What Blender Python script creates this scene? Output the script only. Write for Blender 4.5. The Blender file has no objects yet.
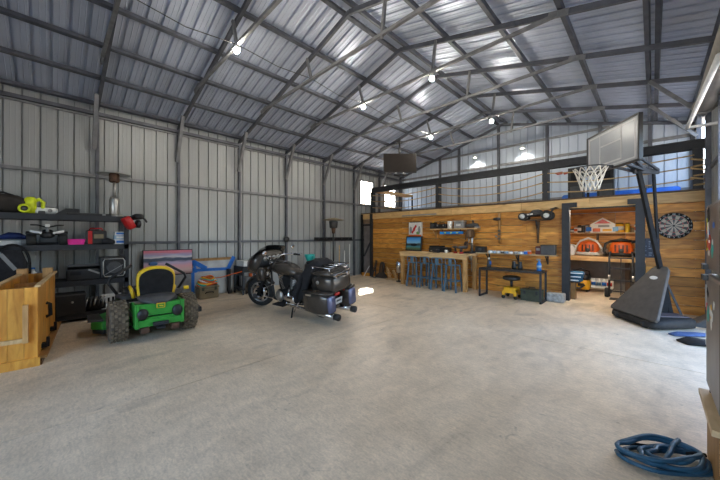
import bpy, bmesh, math, random
from mathutils import Vector, Matrix, Euler
random.seed(7)
C = bpy.context.scene.collection
PI = math.pi
# ---------------------------------------------------------------- camera model
F, PHI, CY, H = 301.377, 0.771, 236.32, 1.535
SP, CP = math.sin(PHI), math.cos(PHI)
def ray(x, y):
    u = (x-360)/F
    return (-SP+u*CP, CP+u*SP, (CY-y)/F)
def aY(x, y, Y):
    r = ray(x, y); t = Y/r[1]; return Vector((r[0]*t, Y, H+r[2]*t))
def aX(x, y, X):
    r = ray(x, y); t = X/r[0]; return Vector((X, r[1]*t, H+r[2]*t))
def aZ(x, y, Z=0.0):
    r = ray(x, y); t = (Z-H)/r[2]; return Vector((r[0]*t, r[1]*t, Z))
XL, XR, YW, YB = -8.40, 0.78, 8.70, 11.42
FY = lambda k: 0.694+1.524*k
RX = -3.9                                   # ridge
def zr(X): return 4.22+0.30*(X+8.39) if X < RX else 5.567-0.245*(X-RX)

# ---------------------------------------------------------------- materials
MATS = {}
def nd(nt, t, **kw):
    n = nt.nodes.new(t)
    for k, v in kw.items(): setattr(n, k, v)
    return n
def mat(name, col, rough=.5, metal=0., var=.12, scale=8., bump=0., emit=None, es=0., alpha=1., stretch=None, trans=0., spec=.5):
    if name in MATS: return MATS[name]
    m = bpy.data.materials.new(name); m.use_nodes = True
    nt = m.node_tree; b = nt.nodes['Principled BSDF']
    b.inputs['Roughness'].default_value = rough; b.inputs['Metallic'].default_value = metal
    b.inputs['Specular IOR Level'].default_value = spec
    tc = nd(nt, 'ShaderNodeTexCoord'); mp = nd(nt, 'ShaderNodeMapping')
    if stretch: mp.inputs['Scale'].default_value = stretch
    nt.links.new(tc.outputs['Object'], mp.inputs['Vector'])
    nz = nd(nt, 'ShaderNodeTexNoise'); nz.inputs['Scale'].default_value = scale; nz.inputs['Detail'].default_value = 5
    nt.links.new(mp.outputs['Vector'], nz.inputs['Vector'])
    cr = nd(nt, 'ShaderNodeValToRGB')
    cr.color_ramp.elements[0].position = .3; cr.color_ramp.elements[1].position = .7
    cr.color_ramp.elements[0].color = tuple(c*(1-var) for c in col)+(1,)
    cr.color_ramp.elements[1].color = tuple(min(1, c*(1+var)) for c in col)+(1,)
    nt.links.new(nz.outputs['Fac'], cr.inputs['Fac']); nt.links.new(cr.outputs['Color'], b.inputs['Base Color'])
    if bump:
        bp = nd(nt, 'ShaderNodeBump'); bp.inputs['Strength'].default_value = bump; bp.inputs['Distance'].default_value = .01
        nt.links.new(nz.outputs['Fac'], bp.inputs['Height']); nt.links.new(bp.outputs['Normal'], b.inputs['Normal'])
    if emit:
        b.inputs['Emission Color'].default_value = emit+(1,); b.inputs['Emission Strength'].default_value = es
    if trans: b.inputs['Transmission Weight'].default_value = trans
    if alpha < 1: b.inputs['Alpha'].default_value = alpha
    MATS[name] = m; return m
def wood(name, c1, c2, axis='X', rough=.55, rnd=.5, knots=True):
    if name in MATS: return MATS[name]
    m = bpy.data.materials.new(name); m.use_nodes = True
    nt = m.node_tree; b = nt.nodes['Principled BSDF']; b.inputs['Roughness'].default_value = rough
    L = nt.links.new
    tc = nd(nt, 'ShaderNodeTexCoord'); geo = nd(nt, 'ShaderNodeNewGeometry'); mp = nd(nt, 'ShaderNodeMapping')
    mp.inputs['Scale'].default_value = {'X': (1.3, 7, 7), 'Y': (7, 1.3, 7), 'Z': (7, 7, 1.3)}[axis]
    ad = nd(nt, 'ShaderNodeVectorMath', operation='ADD'); mu = nd(nt, 'ShaderNodeMath', operation='MULTIPLY'); mu.inputs[1].default_value = 37.
    L(geo.outputs['Random Per Island'], mu.inputs[0]); L(tc.outputs['Object'], ad.inputs[0]); L(mu.outputs[0], ad.inputs[1]); L(ad.outputs[0], mp.inputs['Vector'])
    nz = nd(nt, 'ShaderNodeTexNoise'); nz.inputs['Scale'].default_value = 2.2; nz.inputs['Detail'].default_value = 6; nz.inputs['Distortion'].default_value = .8
    L(mp.outputs['Vector'], nz.inputs['Vector'])
    cr = nd(nt, 'ShaderNodeValToRGB'); e = cr.color_ramp.elements
    e[0].position = .3; e[0].color = c1+(1,); e[1].position = .68; e[1].color = c2+(1,)
    L(nz.outputs['Fac'], cr.inputs['Fac'])
    hs = nd(nt, 'ShaderNodeHueSaturation'); ma = nd(nt, 'ShaderNodeMapRange')
    ma.inputs['To Min'].default_value = 1-rnd*.6; ma.inputs['To Max'].default_value = 1+rnd*.45
    L(geo.outputs['Random Per Island'], ma.inputs['Value']); L(ma.outputs['Result'], hs.inputs['Value']); L(cr.outputs['Color'], hs.inputs['Color'])
    out = hs.outputs['Color']
    if knots:
        mp2 = nd(nt, 'ShaderNodeMapping'); mp2.inputs['Scale'].default_value = {'X': (1.5, 3.2, 3.2), 'Y': (3.2, 1.5, 3.2), 'Z': (3.2, 3.2, 1.5)}[axis]
        L(ad.outputs[0], mp2.inputs['Vector'])
        vo = nd(nt, 'ShaderNodeTexVoronoi'); vo.inputs['Scale'].default_value = 1.3; L(mp2.outputs['Vector'], vo.inputs['Vector'])
        kr = nd(nt, 'ShaderNodeMapRange'); kr.inputs['From Min'].default_value = .04; kr.inputs['From Max'].default_value = .16; kr.inputs['To Min'].default_value = .75; kr.inputs['To Max'].default_value = 0
        L(vo.outputs['Distance'], kr.inputs['Value'])
        mx = nd(nt, 'ShaderNodeMix', data_type='RGBA'); mx.inputs[7].default_value = (c1[0]*.3, c1[1]*.25, c1[2]*.25, 1)
        L(kr.outputs['Result'], mx.inputs[0]); L(out, mx.inputs[6]); out = mx.outputs[2]
    L(out, b.inputs['Base Color'])
    bp = nd(nt, 'ShaderNodeBump'); bp.inputs['Strength'].default_value = .15; bp.inputs['Distance'].default_value = .005
    L(nz.outputs['Fac'], bp.inputs['Height']); L(bp.outputs['Normal'], b.inputs['Normal'])
    MATS[name] = m; return m

# ---------------------------------------------------------------- mesh builder
class MB:
    def __init__(s): s.v = []; s.f = []; s.sm = []
    def add(s, vs, fs, smooth=False):
        o = len(s.v); s.v += [tuple(v) for v in vs]
        for f in fs: s.f.append([o+i for i in f]); s.sm.append(smooth)
        return s
    def box(s, c, d, rot=None):
        x, y, z = d[0]/2, d[1]/2, d[2]/2
        vs = [Vector((a*x, b*y, e*z)) for a in (-1, 1) for b in (-1, 1) for e in (-1, 1)]
        if rot is not None:
            M = Euler(rot).to_matrix(); vs = [M @ v for v in vs]
        vs = [v+Vector(c) for v in vs]
        return s.add(vs, [(0, 1, 3, 2), (4, 6, 7, 5), (0, 4, 5, 1), (2, 3, 7, 6), (0, 2, 6, 4), (1, 5, 7, 3)])
    def bb(s, a, b):
        return s.box([(a[i]+b[i])/2 for i in range(3)], [abs(a[i]-b[i]) for i in range(3)])
    def bar(s, p, q, w, h=None, up=(0, 0, 1)):
        h = h or w; p, q = Vector(p), Vector(q); d = (q-p).normalized(); up = Vector(up)
        if abs(d.dot(up)) > .98: up = Vector((1, 0, 0))
        a = d.cross(up).normalized(); b = a.cross(d).normalized(); vs = []
        for e in (p, q):
            for i, j in ((-1, -1), (1, -1), (1, 1), (-1, 1)): vs.append(e+a*(i*w/2)+b*(j*h/2))
        return s.add(vs, [(3, 2, 1, 0), (4, 5, 6, 7), (0, 1, 5, 4), (1, 2, 6, 5), (2, 3, 7, 6), (3, 0, 4, 7)])
    def tube(s, pts, r, n=8, closed=False, cap=True):
        pts = [Vector(p) for p in pts]; m = len(pts); rr = r if isinstance(r, (list, tuple)) else [r]*m
        vs = []; prev = None
        for i in range(m):
            if closed: d = pts[(i+1) % m]-pts[i-1]
            else: d = pts[min(i+1, m-1)]-pts[max(i-1, 0)]
            d = d.normalized() if d.length > 1e-9 else Vector((0, 0, 1))
            if prev is None:
                ref = Vector((0, 0, 1)) if abs(d.z) < .9 else Vector((1, 0, 0)); a = d.cross(ref).normalized()
            else:
                a = prev-d*prev.dot(d); a = a.normalized() if a.length > 1e-6 else d.orthogonal().normalized()
            prev = a; b = d.cross(a)
            for k in range(n):
                t = 2*PI*k/n; vs.append(pts[i]+(a*math.cos(t)+b*math.sin(t))*rr[i])
        fs = []
        for i in range(m if closed else m-1):
            for k in range(n):
                j = (i+1) % m; fs.append((i*n+k, i*n+(k+1) % n, j*n+(k+1) % n, j*n+k))
        if cap and not closed: fs += [tuple(range(n-1, -1, -1)), tuple((m-1)*n+k for k in range(n))]
        return s.add(vs, fs, True)
    def cyl(s, p, q, r, n=16, r2=None): return s.tube([p, q], [r, r if r2 is None else r2], n)
    def lathe(s, prof, c=(0, 0, 0), axis='Z', n=24, a0=0, a1=2*PI):
        full = abs(a1-a0-2*PI) < 1e-6; m = n if full else n+1; vs = []
        for (r, h) in prof:
            for k in range(m):
                t = a0+(a1-a0)*k/n; x, y = r*math.cos(t), r*math.sin(t)
                p = {'Z': (x, y, h), 'Y': (x, h, y), 'X': (h, x, y)}[axis]; vs.append(Vector(p)+Vector(c))
        fs = []
        for i in range(len(prof)-1):
            for k in range(n):
                k2 = (k+1) % m; fs.append((i*m+k, i*m+k2, (i+1)*m+k2, (i+1)*m+k))
        return s.add(vs, fs, True)
    def ell(s, c, r, n=12, m=8, rot=None):
        vs = []; M = Euler(rot).to_matrix() if rot else None
        for i in range(m+1):
            t = PI*i/m
            for k in range(n):
                p = 2*PI*k/n; v = Vector((r[0]*math.sin(t)*math.cos(p), r[1]*math.sin(t)*math.sin(p), r[2]*math.cos(t)))
                vs.append((M @ v if M else v)+Vector(c))
        fs = [(i*n+k, (i+1)*n+k, (i+1)*n+(k+1) % n, i*n+(k+1) % n) for i in range(m) for k in range(n)]
        return s.add(vs, fs, True)
    def loft(s, rings, cap=True, smooth=True):
        n = len(rings[0]); vs = [p for r in rings for p in r]
        fs = [(i*n+k, i*n+(k+1) % n, (i+1)*n+(k+1) % n, (i+1)*n+k) for i in range(len(rings)-1) for k in range(n)]
        if cap: fs += [tuple(range(n-1, -1, -1)), tuple((len(rings)-1)*n+k for k in range(n))]
        return s.add(vs, fs, smooth)
    def blob(s, secs, n=16, axis='X', p=2.4):
        """secs: (pos along axis, centre a, centre b, half a, half b[, exponent]); a,b = the two other axes in order"""
        rings = []
        for q in secs:
            t, ca, cb, ra, rb = q[:5]; e = 2/(q[5] if len(q) > 5 else p); ring = []
            for k in range(n):
                w = 2*PI*k/n; cs, sn = math.cos(w), math.sin(w)
                a = ca+ra*math.copysign(abs(cs)**e, cs); b = cb+rb*math.copysign(abs(sn)**e, sn)
                ring.append({'X': (t, a, b), 'Y': (a, t, b), 'Z': (a, b, t)}[axis])
            rings.append(ring)
        return s.loft(rings)
    def prism(s, poly, d0, d1, axis='Y'):
        n = len(poly); mk = {'Y': lambda a, b, t: (a, t, b), 'X': lambda a, b, t: (t, a, b), 'Z': lambda a, b, t: (a, b, t)}[axis]
        vs = [mk(a, b, d0) for a, b in poly]+[mk(a, b, d1) for a, b in poly]
        fs = [tuple(range(n)), tuple(range(2*n-1, n-1, -1))]+[(i, n+i, n+(i+1) % n, (i+1) % n) for i in range(n)]
        return s.add(vs, fs)
    def xf(s, M):
        s.v = [tuple(M @ Vector(v)) for v in s.v]; return s
    def build(s, name, m, parent=None, loc=None, bev=0., rz=None):
        me = bpy.data.meshes.new(name); me.from_pydata(s.v, [], s.f)
        me.polygons.foreach_set('use_smooth', s.sm)
        b = bmesh.new(); b.from_mesh(me); bmesh.ops.recalc_face_normals(b, faces=b.faces); b.to_mesh(me); b.free()
        me.materials.append(m); o = bpy.data.objects.new(name, me); C.objects.link(o)
        if parent: o.parent = parent
        if loc is not None: o.location = loc
        if rz is not None: o.rotation_euler.z = rz
        if bev:
            md = o.modifiers.new('b', 'BEVEL'); md.width = bev; md.segments = 2; md.limit_method = 'ANGLE'; md.angle_limit = .7
        return o
def tag(o, label, cat, group=None):
    o['label'] = label; o['category'] = cat
    if group: o['group'] = group
    return o
def T(name, label, cat, loc=(0, 0, 0), rz=0., group=None, rot=None):
    o = bpy.data.objects.new(name, None); C.objects.link(o); o.location = loc
    o.rotation_euler = rot or (0, 0, rz); o.empty_display_size = .1
    return tag(o, label, cat, group)
def dup(root, loc, rz, label, group=None, rot=None):
    r = root.copy(); C.objects.link(r); r.location = loc; r.rotation_euler = rot or (0, 0, rz); r['label'] = label
    if group: r['group'] = group
    for ch in list(root.children):
        c = ch.copy(); C.objects.link(c); c.parent = r
        for g in list(ch.children):
            d = g.copy(); C.objects.link(d); d.parent = c
    return r
def S(name, mb, m, bev=0.):
    o = mb.build(name, m, bev=bev); o['kind'] = 'structure'; return o

M_ = dict(
 tread=mat('dusty_tread', (.155, .12, .08), .9, 0, .4, 14),
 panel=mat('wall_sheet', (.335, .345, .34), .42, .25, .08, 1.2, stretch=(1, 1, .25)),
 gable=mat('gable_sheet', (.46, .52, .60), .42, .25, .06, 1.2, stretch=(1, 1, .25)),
 roof=mat('roof_sheet', (.535, .58, .685), .42, .5, .10, 1.5),
 steel=mat('galvanised_steel', (.10, .105, .122), .5, .4, .25, 6),
 lsteel=mat('light_galvanised_steel', (.20, .20, .205), .45, .4, .2, 9),
 dsteel=mat('dark_painted_steel', (.02, .022, .027), .55, .1, .2, 9),
 black=mat('black_plastic', (.012, .012, .013), .45, 0, .3, 14),
 mblack=mat('matt_black', (.014, .014, .015), .8, 0, .3, 12, spec=.2),
 hoopb=mat('dark_base_plastic', (.028, .025, .023), .7, 0, .2, 14, spec=.25),
 dgrey=mat('dark_grey_plastic', (.05, .05, .052), .5, 0, .2, 14),
 grey=mat('grey_plastic', (.22, .22, .22), .5, 0, .15, 14),
 white=mat('white_plastic', (.72, .72, .70), .45, 0, .08, 14),
 paper=mat('white_paper', (.62, .61, .58), .7, 0, .15, 20),
 chrome=mat('chrome', (.72, .72, .74), .12, 1., .05, 8),
 alu=mat('brushed_metal', (.45, .44, .42), .35, .85, .15, 12),
 rust=mat('rusty_burner', (.10, .055, .035), .7, .4, .5, 16),
 rubber=mat('tyre_rubber', (.02, .02, .02), .85, 0, .3, 20, .2),
 dirt_rubber=mat('dusty_tyre_rubber', (.12, .092, .065), .9, 0, .55, 9, .2),
 green=mat('tractor_green', (.03, .27, .035), .38, 0, .15, 6),
 yellow=mat('seat_yellow', (.72, .47, .015), .42, 0, .1, 6),
 dyellow=mat('tool_yellow', (.70, .36, .01), .45, 0, .15, 8),
 neon=mat('neon_yellow', (.62, .70, .01), .5, 0, .2, 14),
 red=mat('red_plastic', (.45, .012, .012), .4, 0, .15, 9),
 orange=mat('orange_plastic', (.60, .10, .01), .45, 0, .2, 9),
 blue=mat('painter_blue', (.01, .13, .48), .6, 0, .15, 9),
 sblue=mat('stool_blue', (.11, .21, .31), .4, .45, .2, 9),
 teal=mat('teal_plastic', (.01, .36, .33), .5, 0, .1, 9),
 pink=mat('pink_plastic', (.72, .02, .28), .5, 0, .1, 9),
 tan=mat('tan_box', (.20, .16, .09), .6, 0, .2, 9),
 olive=mat('olive_green', (.045, .055, .035), .6, 0, .25, 12),
 cloth=mat('black_cloth', (.012, .012, .015), .92, 0, .35, 24, .35),
 rope=mat('tan_rope', (.42, .28, .13), .85, 0, .25, 60),
 hose=mat('blue_hose', (.022, .088, .15), .45, 0, .2, 12),
 bike=mat('bronze_black_paint', (.075, .064, .055), .22, .45, .15, 5),
 lens=mat('red_lens', (.5, .02, .015), .2, 0, .1, 9),
 leather=mat('black_leather', (.02, .019, .019), .5, 0, .2, 20, .1),
 stone=mat('rough_stone', (.34, .33, .31), .85, 0, .35, 16, .5),
 barn=wood('partition_boards', (.33, .112, .012), (.66, .315, .06), 'X', .5, .6),
 beamw=wood('pale_lintel_boards', (.46, .27, .095), (.68, .45, .20), 'X', .5, .35),
 crate=wood('honey_pine', (.50, .185, .02), (.78, .39, .065), 'Z', .4, .4),
 pine=wood('pale_pine', (.50, .30, .12), (.72, .50, .26), 'X', .55, .3),
 pinez=wood('pale_pine_upright', (.40, .205, .065), (.62, .36, .14), 'Z', .55, .3),
 ply=wood('plywood', (.48, .33, .17), (.62, .45, .26), 'Y', .6, .15, False),
 plyd=wood('brown_ply', (.22, .11, .03), (.36, .19, .06), 'Z', .6, .15, False),
 dwood=wood('dark_wood', (.05, .025, .012), (.13, .07, .03), 'Z', .6, .3),
)
SKY_S, SUN_E, STORE_E, EXPO = .62, 12., 44., 1.64

# ================================================================ setting
# floor slabs with saw-cut joints
def concrete():
    m = bpy.data.materials.new('concrete'); m.use_nodes = True; nt = m.node_tree; b = nt.nodes['Principled BSDF']; L = nt.links.new
    b.inputs['Roughness'].default_value = .5
    tc = nd(nt, 'ShaderNodeTexCoord')
    def noise(sc, det, dist=0., stretch=None):
        n = nd(nt, 'ShaderNodeTexNoise'); n.inputs['Scale'].default_value = sc; n.inputs['Detail'].default_value = det; n.inputs['Distortion'].default_value = dist
        if stretch:
            mp = nd(nt, 'ShaderNodeMapping'); mp.inputs['Scale'].default_value = stretch; mp.inputs['Rotation'].default_value = (0, 0, .5)
            L(tc.outputs['Object'], mp.inputs['Vector']); L(mp.outputs['Vector'], n.inputs['Vector'])
        else: L(tc.outputs['Object'], n.inputs['Vector'])
        return n
    a = noise(.7, 6, .6); f = noise(4., 8, .3, (1.6, .9, 1)); st = noise(1.6, 6, 1.5, (1.0, .35, 1)); g = noise(60, 3)
    cr = nd(nt, 'ShaderNodeValToRGB'); e = cr.color_ramp.elements
    e[0].position = .3; e[0].color = (.61, .485, .34, 1); e[1].position = .7; e[1].color = (.775, .645, .485, 1)
    L(a.outputs['Fac'], cr.inputs['Fac'])
    def mul(src, n, lo, hi, p0, p1):
        mr = nd(nt, 'ShaderNodeMapRange'); mr.inputs['From Min'].default_value = p0; mr.inputs['From Max'].default_value = p1
        mr.inputs['To Min'].default_value = lo; mr.inputs['To Max'].default_value = hi
        L(n.outputs['Fac'], mr.inputs['Value'])
        v = nd(nt, 'ShaderNodeVectorMath', operation='SCALE'); L(src, v.inputs[0]); L(mr.outputs['Result'], v.inputs['Scale']); return v.outputs[0]
    c = mul(cr.outputs['Color'], f, .88, 1.08, .3, .7); c = mul(c, st, .76, 1.0, .32, .44); c = mul(c, g, .88, 1.08, .3, .7); c = mul(c, noise(17, 6, 1.2, (.7, 2.2, 1)), .86, 1.06, .3, .6); c = mul(c, noise(6.5, 2, 2.0), .70, 1.0, .24, .30)
    L(c, b.inputs['Base Color'])
    mr = nd(nt, 'ShaderNodeMapRange'); mr.inputs['To Min'].default_value = .32; mr.inputs['To Max'].default_value = .6; L(a.outputs['Fac'], mr.inputs['Value']); L(mr.outputs['Result'], b.inputs['Roughness'])
    bp = nd(nt, 'ShaderNodeBump'); bp.inputs['Strength'].default_value = .08; bp.inputs['Distance'].default_value = .004
    L(f.outputs['Fac'], bp.inputs['Height']); L(bp.outputs['Normal'], b.inputs['Normal']); return m
fl = MB()
xs = [XL-.2, -3.47, XR+.2]; ys = [-3.5, 5.1, YB+.3]
for i in range(2):
    for j in range(2): fl.bb((xs[i]+.005, ys[j]+.005, -.1), (xs[i+1]-.005, ys[j+1]-.005, 0))
fl.bb((xs[0], ys[0], -.2), (xs[2], ys[2], -.02))
S('floor', fl, concrete())

def sheet(name, O, U, V, N, L, seg, m, pitch=.235, dep=.04, extra=(), gw=.030):
    O, U, V, N = map(Vector, (O, U, V, N)); us = set(extra) | {0., L}; mr_ = -.0025 if pitch > .22 else -.007
    k = 0
    while k*pitch < L:
        for a, d in ((0, 0), (pitch*.28, 0), (pitch*.31, mr_), (pitch*.34, 0), (pitch*.60, 0), (pitch*.63, mr_), (pitch*.66, 0), (pitch-gw, 0), (pitch-gw+.004, dep), (pitch-.008, dep), (pitch-.004, 0)):
            u = round(k*pitch+a, 4)
            if u < L: us.add(u)
        k += 1
    def depth(u):
        a = u % pitch
        pts = ((0, 0), (pitch*.28, 0), (pitch*.31, mr_), (pitch*.34, 0), (pitch*.60, 0), (pitch*.63, mr_), (pitch*.66, 0), (pitch-gw, 0), (pitch-gw+.004, dep), (pitch-.008, dep), (pitch-.004, 0), (pitch, 0))
        for (a0, d0), (a1, d1) in zip(pts, pts[1:]):
            if a0 <= a <= a1: return d0+(d1-d0)*(a-a0)/max(a1-a0, 1e-9)
        return 0
    us = sorted(us); mb = MB()
    for u0, u1 in zip(us, us[1:]):
        if u1-u0 < 1e-4: continue
        for (a0, b0), (a1, b1) in zip(seg(u0+1e-5), seg(u1-1e-5)):
            d0, d1 = depth(u0), depth(u1)
            mb.add([O+U*u0+V*a0-N*d0, O+U*u1+V*a1-N*d1, O+U*u1+V*b1-N*d1, O+U*u0+V*b0-N*d0], [(0, 1, 2, 3)])
    return S(name, mb, m)
def holes(z1, hs):
    def f(u):
        out = []; z = 0.
        for (u0, u1, a, b) in hs:
            if u0 < u < u1: out.append((z, a)); z = b
        t = z1(u) if callable(z1) else z1
        return out+[(z, t)]
    ex = [x for h in hs for x in h[:2]]
    return f, ex
Y0 = -3.4
def pane_glass():
    if 'pane' in MATS: return MATS['pane']
    m = bpy.data.materials.new('window_glass'); m.use_nodes = True; nt = m.node_tree; nt.nodes.remove(nt.nodes['Principled BSDF'])
    t_ = nd(nt, 'ShaderNodeBsdfTransparent'); g = nd(nt, 'ShaderNodeBsdfGlossy'); g.inputs['Roughness'].default_value = .03; mx = nd(nt, 'ShaderNodeMixShader')
    mx.inputs[0].default_value = .07; nt.links.new(t_.outputs[0], mx.inputs[1]); nt.links.new(g.outputs[0], mx.inputs[2]); nt.links.new(mx.outputs[0], nt.nodes['Material Output'].inputs[0]); MATS['pane'] = m; return m
# left wall with the two loft windows
WL = [(aX(361.5, 190, XL).y, aX(374, 190, XL).y, 2.86, 3.78), (aX(385.5, 195, XL).y, aX(396.5, 195, XL).y, 2.86, 3.78)]
f, ex = holes(4.45, [(a-Y0, b-Y0, c, d) for a, b, c, d in WL]); sheet('wall_left', (XL-.06, Y0, 0), (0, 1, 0), (0, 0, 1), (1, 0, 0), YB-Y0, f, M_['panel'], extra=ex)
# right wall: open roll-up doorway under the drum, loft window at the back
WR = [(4.45, 7.45, 0.01, 3.36), (8.95, 11.1, 2.75, 4.12)]
f, ex = holes(4.62, [(a-Y0, b-Y0, c, d) for a, b, c, d in WR]); sheet('wall_right', (XR, Y0, 0), (0, 1, 0), (0, 0, 1), (-1, 0, 0), YB-Y0, f, M_['panel'], extra=ex)
gz = lambda u: zr(XL-.06+u)+.2
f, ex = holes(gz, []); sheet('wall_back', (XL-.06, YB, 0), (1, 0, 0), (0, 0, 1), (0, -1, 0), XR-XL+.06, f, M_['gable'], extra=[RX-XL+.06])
f, ex = holes(gz, [(5.0, 8.8, .01, 3.5)]); sheet('wall_front', (XL-.06, Y0, 0), (1, 0, 0), (0, 0, 1), (0, 1, 0), XR-XL+.06, f, M_['panel'], extra=ex+[RX-XL+.06])
def slope(name, xa, xb):
    A = Vector((xa, Y0, zr(xa)+.135)); B = Vector((xb, Y0, zr(xb)+.135)); V = (B-A); l = V.length; V.normalize()
    N = Vector((0, 1, 0)).cross(V); N = N if N.z < 0 else -N
    sheet(name, A, (0, 1, 0), V, N, YB-Y0+.12, lambda u: [(0, l)], M_['roof'], pitch=.215, dep=.05, gw=.05)
slope('ceiling_left', XL-.12, RX); slope('ceiling_right', XR+.06, RX)
S('trim_ridge', MB().bb((RX-.09, Y0, zr(RX)+.085), (RX+.09, YB, zr(RX)+.11)), M_['roof'])
# steel frames: one object per member
for k in range(-2, 8):
    y = FY(k); yy = y-.05 if k == 7 else y
    for X, sx in ((XL+.0, 1), (XR-.06, -1)):
        S('frame_column', MB().box((X, yy, (zr(X)-.02)/2), (.075, .055, zr(X)-.02)), M_['steel'])
    for X, xe in ((XL, RX), (XR-.06, RX)):
        S('rafter', MB().bar((X, yy, zr(X)-.02), (RX, yy, zr(RX)-.02), .055, .08), M_['steel'])
    if k < 7:
        S('knee_brace', MB().bar((XL+.06, yy-.05, 3.35), (-7.86, yy-.05, zr(-7.86)-.03), .068), M_['lsteel'])
        if k > 4: S('knee_brace', MB().bar((XR-.1, yy-.05, 3.72), (-.05, yy-.05, zr(-.05)-.03), .06), M_['lsteel'])
        S('tie_bar', MB().bar((-6.86, yy-.055, 4.67), (-1.0, yy-.055, 4.80), .05), M_['lsteel'])
        for xb, xt in ((-4.95, -5.1), (-3.1, -3.02)):
            S('web_strut', MB().bar((xb, yy-.055, 4.70), (xt, yy-.055, zr(xt)-.02), .045), M_['lsteel'])
        for X, zz in ((-6.9, 4.66), (-1.0, 4.81)):
            S('gusset_plate', MB().box((X, yy-.055, zz), (.26, .03, .09), (0, -.26 if X < RX else .22, 0)), M_['lsteel'])
for X in (-8.3, -7.5, -6.7, -5.9, -4.95, -4.02, -3.76, -2.84, -1.88, -.97, .0, .66):
    t = math.atan(.30) if X < RX else -math.atan(.245)
    mb = MB()
    if X == 0.0:
        for d in (-.06, .06): mb.box((X+d, (Y0+YB)/2, zr(X)+.05), (.06, YB-Y0-.02, .07), (0, -t, 0))
    else: mb.box((X, (Y0+YB)/2, zr(X)+.05), (.068, YB-Y0-.02, .07), (0, -t, 0))
    S('purlin', mb, M_['steel'])
for z, w in ((2.80, .06), (1.39, .06), (4.12, .07)):
    S('girt', MB().bb((XL-.055, Y0, z-w/2), (XL+.02, YB, z+w/2)), M_['lsteel' if z > 2 and z < 4 else 'steel'])
S('girt', MB().bb((XL-.02, Y0, 4.03), (XL+.01, YB, 4.06)), M_['lsteel'])
for z in (1.39, 2.80, 4.25): S('girt', MB().bb((XR-.04, Y0, z-.03), (XR-.005, YB, z+.03)), M_['steel'])
# gable columns and girts
for px in (400.8, 440, 459, 498.5, 547, 600, 650):
    X = aY(px, 160, YB-.06).x; S('gable_column', MB().bb((X-.04, YB-.10, 0), (X+.04, YB-.02, zr(X))), M_['steel'])
for z in (2.75, 4.12): S('gable_girt', MB().bb((XL, YB-.06, z-.04), (XR, YB-.015, z+.04)), M_['lsteel'])
S('gable_girt', MB().bb((-7.2, YB-.06, 4.70), (-.9, YB-.015, 4.77)), M_['lsteel'])
# windows in the left wall, with panes
for n, (a, b, c, d) in enumerate(WL):
    o = MB()
    for (p, q) in (((a-.05, c-.05), (b+.05, c)), ((a-.05, d), (b+.05, d+.05)), ((a-.05, c), (a, d)), ((b, c), (b+.05, d))):
        o.bb((XL-.11, p[0], p[1]), (XL-.03, q[0], q[1]))
    w = S('window_%d' % (n+1), o, M_['grey'])
    g = MB().bb((XL-.085, a, (c+d)/2-.02), (XL-.055, b, (c+d)/2+.02))
    for i in (1, 2): g.bb((XL-.08, a+(b-a)*i/3-.008, c), (XL-.06, a+(b-a)*i/3+.008, d))
    for zz in (.25, .75): g.bb((XL-.08, a, c+(d-c)*zz-.008), (XL-.06, b, c+(d-c)*zz+.008))
    s_ = g.build('sash', M_['white'], w)
    gl = MB().bb((XL-.073, a, c), (XL-.069, b, d)).build('glass', pane_glass(), w)
for n, (a, b, c, d) in enumerate(WR[1:]):
    o = MB()
    for (p, q) in (((a-.05, c-.05), (b+.05, c)), ((a-.05, d), (b+.05, d+.05)), ((a-.05, c), (a, d)), ((b, c), (b+.05, d))):
        o.bb((XR-.02, p[0], p[1]), (XR+.05, q[0], q[1]))
    S('window_%d' % (n+3), o, M_['grey'])

# timber partition with its opening, door bay, lofted floor
ZD = 2.40
wp = MB(); hb = .183
def boards(x0, x1, z0, z1, y0, y1, mb, h=hb):
    z = z0
    while z < z1-.01:
        zt = min(z+h, z1); x = x0
        while x < x1-.01:
            xe = min(x+random.uniform(1.4, 2.6), x1)
            if x1-xe < .5: xe = x1
            mb.bb((x+.003, y0, z+.004), (xe-.003, y1, zt-.006)); x = xe
        z = zt
DX0, DX1 = -1.50, -.19
boards(-7.75, DX0-.08, 0, 2.2, YW, YW+.04, wp); boards(DX1+.08, XR-.03, 0, 2.2, YW, YW+.04, wp)
S('wall_partition', wp, M_['barn'])
tb = MB(); boards(XL+.03, XR-.03, 2.2, ZD+.02, YW-.02, YW+.04, tb, .22); S('trim_1', tb, M_['beamw'])
S('trim_2', MB().bb((XL+.05, YW-.05, ZD+.02), (XR-.03, YB-.12, ZD+.045)), M_['dwood'])
S('ceiling_loft', MB().bb((XL+.05, YW+.05, ZD-.16), (XR-.03, YB-.12, ZD+.018)), M_['barn'])
S('trim_3', MB().bb((DX0+.12, YW-.045, 2.20), (DX1-.18, YW-.022, 2.33)), M_['beamw'])
S('trim_4', MB().bb((-6.35, YW-.04, 2.235), (-5.0, YW-.022, 2.275)), M_['grey'])
# opening: black steel posts and head
S('door_post', MB().box((DX0, YW-.02, 1.11), (.15, .16, 2.22)).bb((DX0-.075, YW-.1, 2.22), (DX0+.22, YW+.06, 2.33)), M_['dsteel'])
S('door_post', MB().box((DX1, YW-.02, 1.11), (.15, .16, 2.22)).bb((DX1-.20, YW-.1, 2.22), (DX1+.075, YW+.06, 2.33)), M_['dsteel'])
S('trim_5', MB().bb((DX0+.05, YW+.0, 2.17), (DX1-.05, YW+.05, 2.205)), M_['dsteel'])
# back room walls behind the opening
bw = MB(); boards(-3.0, XR-.05, 0.85, 2.22, 11.22, 11.26, bw, .5); S('wall_storeroom', bw, M_['barn'])
S('wall_storeroom_lower', MB().bb((-3.0, 11.22, 0), (XR-.05, 11.26, .85)), mat('grey_lining', (.20, .18, .16), .6))
S('wall_storeroom_left', MB().bb((-2.5, YW+.06, 0), (-2.46, 11.2, 2.22)), M_['barn'])
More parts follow.
